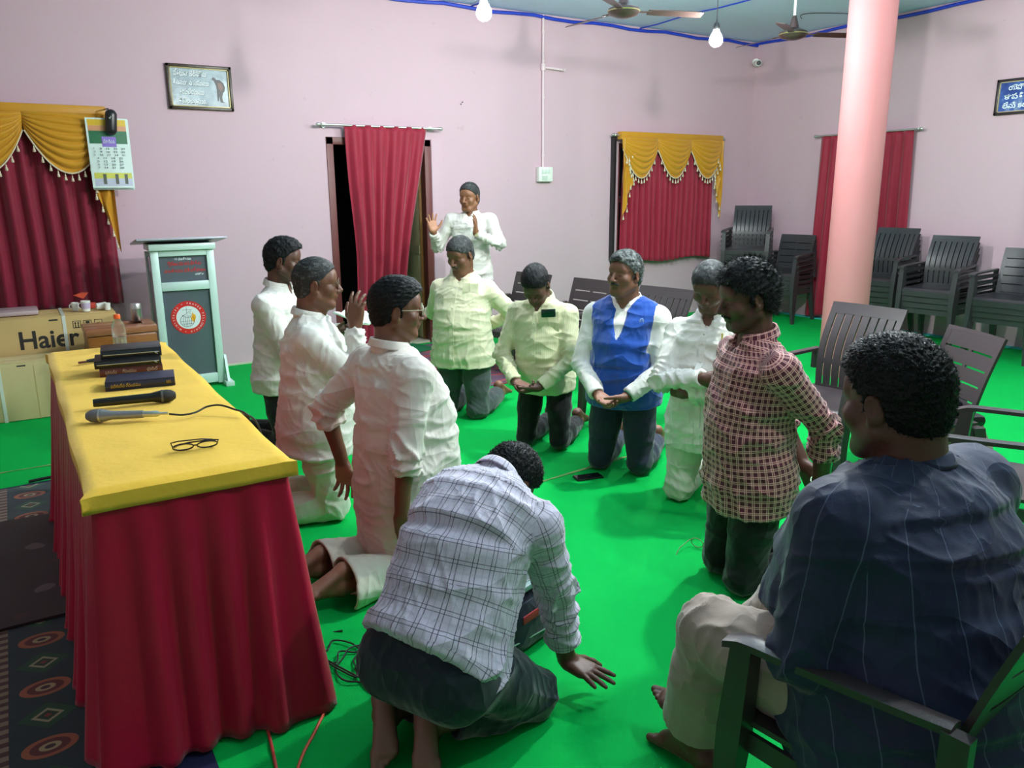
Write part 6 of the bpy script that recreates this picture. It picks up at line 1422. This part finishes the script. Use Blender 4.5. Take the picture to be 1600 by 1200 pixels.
# --- F: bowed, striped shirt, phone in pocket
Fp = person('kneeling man with bowed head in a striped pale green shirt and black trousers', (2.74, 4.02), 214, kneel(lean=11, hc=(0, 0.080, 0.108), wrR=(0.085, 0.26, 0.475), wrL=(-0.075, 0.27, 0.465), poleR=(1, -0.5, -0.1), poleL=(-1, -0.5, -0.1), handR=dict(f=(-0.95, 0.25, -0.2), n=(0, 0.1, 1), curl=0.55, thumb=0.2), handL=dict(f=(0.92, 0.3, -0.25), n=(0, -0.1, 1), curl=0.55, thumb=0.2)),
    SK[0], H_black, dict(mat=G_stripe, hem=0.10, belly=0.045, loose=0.020, folds=0.012, open=0.35, legs=dict(mat=G_blackt)), s=1.0, seed=17, head=(6, -44, 0), hairstyle='flat', fat=0.1, girth=0.92)
placket(Fp, G_stripe, M_btn)
on_shirt(Fp, 'chest_pocket', -30, 0.63, 0.12, 0.13, G_stripe, 0.003)
# --- G: blue vest
def vestfn(F, J, s, arms): pass
Gp = person('kneeling grey-haired man in a blue sleeveless vest over a white shirt, hands clasped', (2.88, 3.42), 214, kneel(lean=2, wrR=(0.07, 0.245, 0.49), wrL=(-0.095, 0.25, 0.50), poleR=(1, -0.55, -0.1), poleL=(-1, -0.55, -0.1), handR=dict(f=(-0.9, 0.35, -0.35), n=(0, 0.2, 1), curl=0.55, thumb=0.25), handL=dict(f=(0.88, 0.35, -0.45), n=(0.1, -0.3, 0.9), curl=0.5, thumb=0.3), shw=0.178, ank=0.12),
    SK[1], H_grey, dict(mat=G_white, hem=0.09, belly=0.05, loose=0.006, folds=0.004, open=0.4, keepfield=True, legs=dict(mat=G_navyt, folds=0.006, fit=1.06)), s=1.03, seed=19, head=(-22, 4, 0), hairstyle='wavy', fat=0.6, girth=1.04, moustache=True, brow=H_salt)
def make_vest(sh, mat):
    s = sh['s']; F = sh['Field']; F.f = sh['fkeep']-0.0095; nk = sh['nk']; Y1 = sh['Y1']; up = sh['up']
    for side in ('R', 'L'):
        Sh, El, W_ = sh['arms'][side]; dd = nrm((Sh-nk)*V3(1, 1, 0.25)); F.plane(Sh-dd*0.004*s+V3(0, 0, 0), nrm(dd+V3(0, 0, -0.05)), 0.006, (Sh-0.16*s, Sh+0.16*s))
    F.cone(nk+Y1*0.14*s-up*0.01*s, nk+Y1*0.02*s+up*0.05*s, 0.045*s, 0.074*s, 0.006, 'cut'); F.cone(nk+Y1*0.17*s-up*0.18*s, nk+Y1*0.12*s-up*0.02*s, 0.010*s, 0.048*s, 0.006, 'cut'); F.cone(nk-up*0.035*s, nk+up*0.08*s, 0.080*s, 0.084*s, 0.004, 'cut')
    V, Fc = F.mesh(); V = relax(V, Fc, 1, 0.5); Nn = vnormals(V, Fc); rid = 1-np.abs(np.sin((V@nrm(V3(0.4, 0.1, 1)))*8*math.pi+pnoise(V, 3, 31, 4)*2.2)); V = V+Nn*((rid**2)*0.003)[:, None]
    return mkobj('vest', [(V, Fc)], mat, sh['root'], {'uvp': V})
vest = make_vest(Gp, G_vest)
p, nn, up = surf_on(Gp, -38, 0.66, 0.02); ok, l_, _, _ = vest.ray_cast(Vector(p+nn*0.1), Vector(-nn), distance=0.25)
if ok: p = np.array(l_)
x = nrm(np.cross(up, nn)); M_ = Matrix(np.stack([x, np.cross(nn, x), nn], 1).tolist()).to_4x4(); M_.translation = Vector(p+nn*0.002)
em = MB(); em.tube([(0.011*math.cos(t), 0.016*math.sin(t), 0.001) for t in np.linspace(0, 6.28, 20)[:-1]], 0.0014, 5, closed=True).tube([(0.005*math.cos(t), 0.009*math.sin(t), 0.001) for t in np.linspace(0, 6.28, 14)[:-1]], 0.0013, 5, closed=True)
o = em.build('vest_emblem', simple('pale_blue_thread', rgb(190, 214, 236), 0.6), Gp['root']); o.matrix_local = M_
b_, c_, u_, v_, d_ = strap_on_wrist(Gp, 'L', 'bracelet', simple('green_beads', rgb(30, 120, 80), 0.3, var=0.4, vscale=200), 0.034, 0.016, 0.012, 'green bracelet')
# --- H: arms crossed
Hp = person('kneeling man in all-white shirt and trousers with arms crossed, behind the checked-shirt man', (2.92, 2.80), 208, kneel(lean=4, hc=(0, 0.05, 0.15), wrR=(-0.05, 0.255, 0.715), wrL=(0.045, 0.225, 0.625), poleR=(1, 0.1, -0.7), poleL=(-1, 0.15, -0.7), handR=dict(f=(-1, -0.25, -0.35), n=(0, -1, 0), curl=0.6), handL=dict(f=(0.85, -0.5, 0.1), n=(0, -1, 0), curl=0.8, thumb=0.2), shw=0.165, ank=0.12),
    SK[0], H_salt, dict(mat=G_white, hem=0.19, belly=0.035, loose=0.022, folds=0.013, open=0.35, legs=dict(mat=G_whiteb, fit=1.15, folds=0.011)), s=1.02, seed=23, head=(-4, -26, 0), hairstyle='flat', fat=0.3, brow=H_black)
placket(Hp, G_white, M_btn)
pn, nn, up = surf_on(Hp, -28, 0.62, 0.012); MB().cyl(pn-up*0.02, pn+up*0.05, 0.0045, n=8).build('pen', simple('yellow_pen', rgb(214, 196, 90), 0.3), Hp['root'], smooth=True)
# --- I: checked shirt
Ip = person('kneeling man in a maroon checked shirt and black trousers, hands held behind his back', (2.40, 2.08), 160, kneel(lean=3, spread=0.09, ank=0.085, wrR=(0.03, -0.26, 0.46), wrL=(-0.11, -0.25, 0.42), poleR=(0.9, -0.8, 0), poleL=(-0.4, -1.0, 0.0), handR=dict(f=(-0.5, -0.2, -0.75), n=(0, -1, 0), curl=0.5), handL=dict(f=(0.28, -0.12, -1), n=(0.2, -1, 0), curl=0.55, spread=0.12), shw=0.17),
    SK[0], H_black, dict(mat=G_check, hem=0.17, belly=0.03, loose=0.020, folds=0.011, folddir=(0.3, -0.5, 1), sleeve=0.50, cuff=0.050, legs=dict(mat=G_blackt, fit=1.1)), s=1.075, seed=29, detail=1.15, head=(-4, -10, 0), hairstyle='spiky', fat=0.4, girth=0.94, beard=0.6, moustache=True)
b_, c_, u_, v_, d_ = strap_on_wrist(Ip, 'L', 'bracelet', simple('bright_green_beads', rgb(40, 190, 70), 0.3), 0.034, 0.018, 0.015, 'green and black beaded bracelet')
for k in range(12):
    a = k*math.pi/6; p_ = c_+(u_*math.cos(a)+v_*math.sin(a))*0.037; MB().bbox(tuple(p_), (0.007, 0.007, 0.007), 0.002).build('bead', M_black, Ip['root'], smooth=True)
# --- J: bent forward over the floor, plaid shirt
jx, jy, jyaw = 0.90, 1.86, 22; L_ = w2l(jx, jy, jyaw)
nk = L_(1.175, 1.995, 0.725); pel = L_(0.875, 1.825, 0.355)
JJ = dict(pel=pel, neck=nk, head=L_(1.255, 2.06, 0.685), hipR=L_(0.91, 1.74, 0.315), hipL=L_(0.83, 1.90, 0.315), knR=L_(1.20, 1.82, 0.07), knL=L_(1.11, 2.06, 0.07), anR=L_(0.85, 1.845, 0.085), anL=L_(0.765, 1.955, 0.085),
    shR=L_(1.21, 1.815, 0.635), shL=L_(1.06, 2.12, 0.645), wrR=L_(1.365, 1.865, 0.072), wrL=L_(1.28, 2.20, 0.10))
def l2v(x, y, z): a = R(-(jyaw-90)); return (x*math.cos(a)-y*math.sin(a), x*math.sin(a)+y*math.cos(a), z)
def j_seat(F, J, s):
    F.cone(J['hipR']+V3(0.01, -0.05, -0.02), J['hipL']+V3(-0.01, -0.05, -0.02), 0.115, 0.115, 0.06)
Jp = person('man in a white plaid shirt kneeling bent forward with one hand flat on the carpet', (jx, jy), jyaw, dict(J=JJ, spine=tuple((nk+pel)/2+V3(0, -0.02, 0.075)), poleR=l2v(0.35, 0.1, 0.6), poleL=l2v(-0.2, 0.6, 0.3),
    handR=dict(f=l2v(0.35, -0.75, -0.16), n=l2v(0, 0, -1), curl=0.06, spread=0.22, thumb=1.0), handL=dict(f=l2v(0.7, 0.6, -0.1), n=l2v(0, 0, -1), curl=0.1, spread=0.2, thumb=0.8),
    footR=dict(f=l2v(-0.28, -0.62, -0.60), d=l2v(-0.35, -0.50, 0.62), curl=0.0), footL=dict(f=l2v(-0.28, -0.62, -0.60), d=l2v(-0.35, -0.50, 0.62), curl=0.0)),
    SK[0], H_black, dict(mat=G_plaid, hem=0.06, hipcover=0.02, hemdir=(0, -0.75, -0.62), belly=0.03, loose=0.022, folds=0.013, folddir=(0.55, -0.35, 0.9), foldfreq=8.0, sleeve=0.80, cuff=0.052, arm=0.066, res=0.0085, legs=dict(mat=G_tealt, fit=1.2, folds=0.009, len=0.80, extra=j_seat)), s=1.0, seed=37, detail=1.25, head=(-8, -62, 0), hairstyle='curly', girth=1.05)
# --- K: seated in the near chair, back to the camera
kx, ky, kyaw = 1.53, 0.86, 98; L_ = w2l(kx, ky, kyaw)
a = R(-(kyaw-90))
def k2v(x, y, z): return (x*math.cos(a)-y*math.sin(a), x*math.sin(a)+y*math.cos(a), z)
KJ = dict(pel=L_(1.55, 0.80, 0.55), neck=L_(1.585, 0.915, 1.00), head=L_(1.575, 0.965, 1.150), hipR=L_(1.66, 0.84, 0.51), hipL=L_(1.44, 0.84, 0.51), knR=L_(1.70, 1.27, 0.51), knL=L_(1.375, 1.26, 0.515), anR=L_(1.535, 1.40, 0.16), anL=L_(1.455, 1.37, 0.095),
    shR=L_(1.80, 0.905, 0.925), shL=L_(1.385, 0.93, 0.925), wrR=L_(1.66, 1.08, 0.62), wrL=L_(1.53, 1.08, 0.66))
Kp = person('large man in a navy blue shirt and beige trousers seated in the nearest chair', (kx, ky), kyaw, dict(J=KJ, poleR=(1, -0.3, -0.6), poleL=(-1, -0.45, -0.35), handR=dict(f=k2v(-0.8, 0.1, -0.1), n=(0, 0, -1), curl=0.3), handL=dict(f=k2v(0.9, 0.2, -0.1), n=(0, 0, -1), curl=0.3),
    footR=dict(f=k2v(-0.45, 0.85, 0.22), d=k2v(-0.1, 0.1, -1)), footL=dict(f=k2v(-0.05, 1.0, -0.12), d=(0, 0, -1))),
    SK[0], H_black, dict(mat=G_navys, hem=0.15, hipcover=0.12, belly=0.09, loose=0.03, folds=0.007, folddir=(0.2, 0.4, 1), foldfreq=5.0, arm=0.080, cuff=0.052, res=0.0088, open=0.3, legs=dict(mat=G_beige, fit=1.18, folds=0.008, floor=False, len=0.80, cuff=0.085)), s=1.0, seed=41, detail=1.35, head=(-8, -8, 0), hairstyle='curly', fat=1.0, girth=1.30, head_s=1.10)
# ---- things they hold or carry
bk = empty('booklet', (0, 0, 0)); tag(bk, 'open pale green booklet held by the farthest-left kneeling man', 'booklet')
Mroot = Matrix.Translation((1.36, 4.88, 0)) @ Matrix.Rotation(R(-42-90), 4, 'Z')
c = Mroot @ Vector((-0.13, 0.42, 0.83)); bk.location = c; bk.rotation_euler = (R(20), 0, R(-42-90+180))
M_bk = simple('pale_green_cover', rgb(176, 206, 176), 0.5)
MB().slab(lambda u, v: (Vector(((u-0.5)*0.30, (v-0.5)*0.20, 0.03*abs(2*u-1))), Vector((0, 0, 1))), 8, 3, 0.004).build('cover', M_bk, bk, smooth=True)
MB().slab(lambda u, v: (Vector(((u-0.5)*0.285, (v-0.5)*0.19, 0.006+0.028*abs(2*u-1)+0.004*math.sin(u*math.pi*2)**2)), Vector((0, 0, 1))), 16, 3, 0.006).build('pages', M_paper, bk, smooth=True)
pp, nn, up = surf_on(Fp, -30, 0.63, 0.006)
ok, l_, _, _ = Fp['shirt'].ray_cast(Vector(pp+nn*0.12), Vector(-nn), distance=0.25)
if ok: pp = np.array(l_)
x = nrm(np.cross(up, nn)); Mp = Matrix(np.stack([x, nn, np.cross(nn, x)*1.0], 1).tolist()).to_4x4(); Mp.translation = Vector(pp+nn*0.010+up*0.055)
Mr = Matrix.Translation((2.74, 4.02, 0)) @ Matrix.Rotation(R(214-90), 4, 'Z')
mp = MB().bbox((0, 0, 0), (0.085, 0.010, 0.05), 0.004).build('mobile_phone', simple('dark_green_phone', rgb(12, 40, 32), 0.25), smooth=True); mp.matrix_world = Mr @ Mp
tag(mp, 'dark phone sticking out of the striped shirt pocket', 'phone')
# bag and laptop in front of the bent man
lb = empty('laptop_bag', (1.42, 2.22, 0), R(20)); tag(lb, 'navy bag with a red and white band on the carpet before the bent-over man', 'bag')
M_nb = garment_mat('navy_bag_canvas', rgb(22, 26, 48), 0.7)
MB().bbox((0, 0, 0.11), (0.36, 0.20, 0.21), 0.05).build('body', M_nb, lb, smooth=True)
MB().bbox((-0.06, -0.101, 0.15), (0.14, 0.006, 0.03), 0.002).build('red_band', simple('red_band_cloth', rgb(160, 36, 44), 0.7), lb, smooth=True); MB().bbox((0.06, -0.101, 0.15), (0.07, 0.006, 0.026), 0.002).build('white_band', M_white, lb, smooth=True)
MB().tube([(-0.17, -0.09, 0.07), (0, -0.106, 0.065), (0.17, -0.09, 0.07)], 0.003, 6).build('zip', M_steel, lb, smooth=True); MB().tube(smoothpts([(-0.1, 0, 0.20), (-0.08, 0, 0.27), (0.08, 0, 0.27), (0.1, 0, 0.20)]), 0.009, 8).build('handle', M_nb, lb, smooth=True)
lt = empty('tablet_case', (1.41, 2.24, 0.235), R(20)); tag(lt, 'grey-green flat case lying on the navy bag, under the bent-over man', 'case')
MB().bbox((0, 0, 0.012), (0.30, 0.21, 0.022), 0.006).build('shell', simple('grey_green_shell', rgb(120, 146, 144), 0.3), lt, smooth=True); MB().bbox((0, 0, 0.0245), (0.26, 0.17, 0.003), 0.001).build('lid_panel', simple('dark_lid', rgb(70, 92, 92), 0.25), lt)
# tan bag under the slatted chair
tg_ = empty('tan_bag', (4.42, 2.30, 0), R(-30)); tag(tg_, 'tan cloth bag with black top standing behind the armless horizontal-slat chair', 'bag')
F = Field((-0.25, -0.2, 0), (0.25, 0.2, 0.42), 0.012); F.loft([(V3(0, 0, 0.0), V3(1, 0, 0), V3(0, 1, 0), 0.19, 0.11), (V3(0, 0, 0.18), V3(1, 0, 0), V3(0, 1, 0), 0.17, 0.12), (V3(0.01, 0, 0.30), V3(1, 0, 0), V3(0, 1, 0), 0.12, 0.08)], 0.02, (True, False)); V, Fc = F.mesh(); V = V+vnormals(V, Fc)*(pnoise(V, 5, 3, 5)*0.006)[:, None]
V[:, 2] = np.maximum(V[:, 2], 0.002); mkobj('body', [(V, Fc)], garment_mat('tan_cloth', rgb(150, 132, 112), 0.8), tg_)
MB().bbox((0, 0, 0.335), (0.22, 0.13, 0.07), 0.03).build('top_flap', M_blk, tg_, smooth=True)
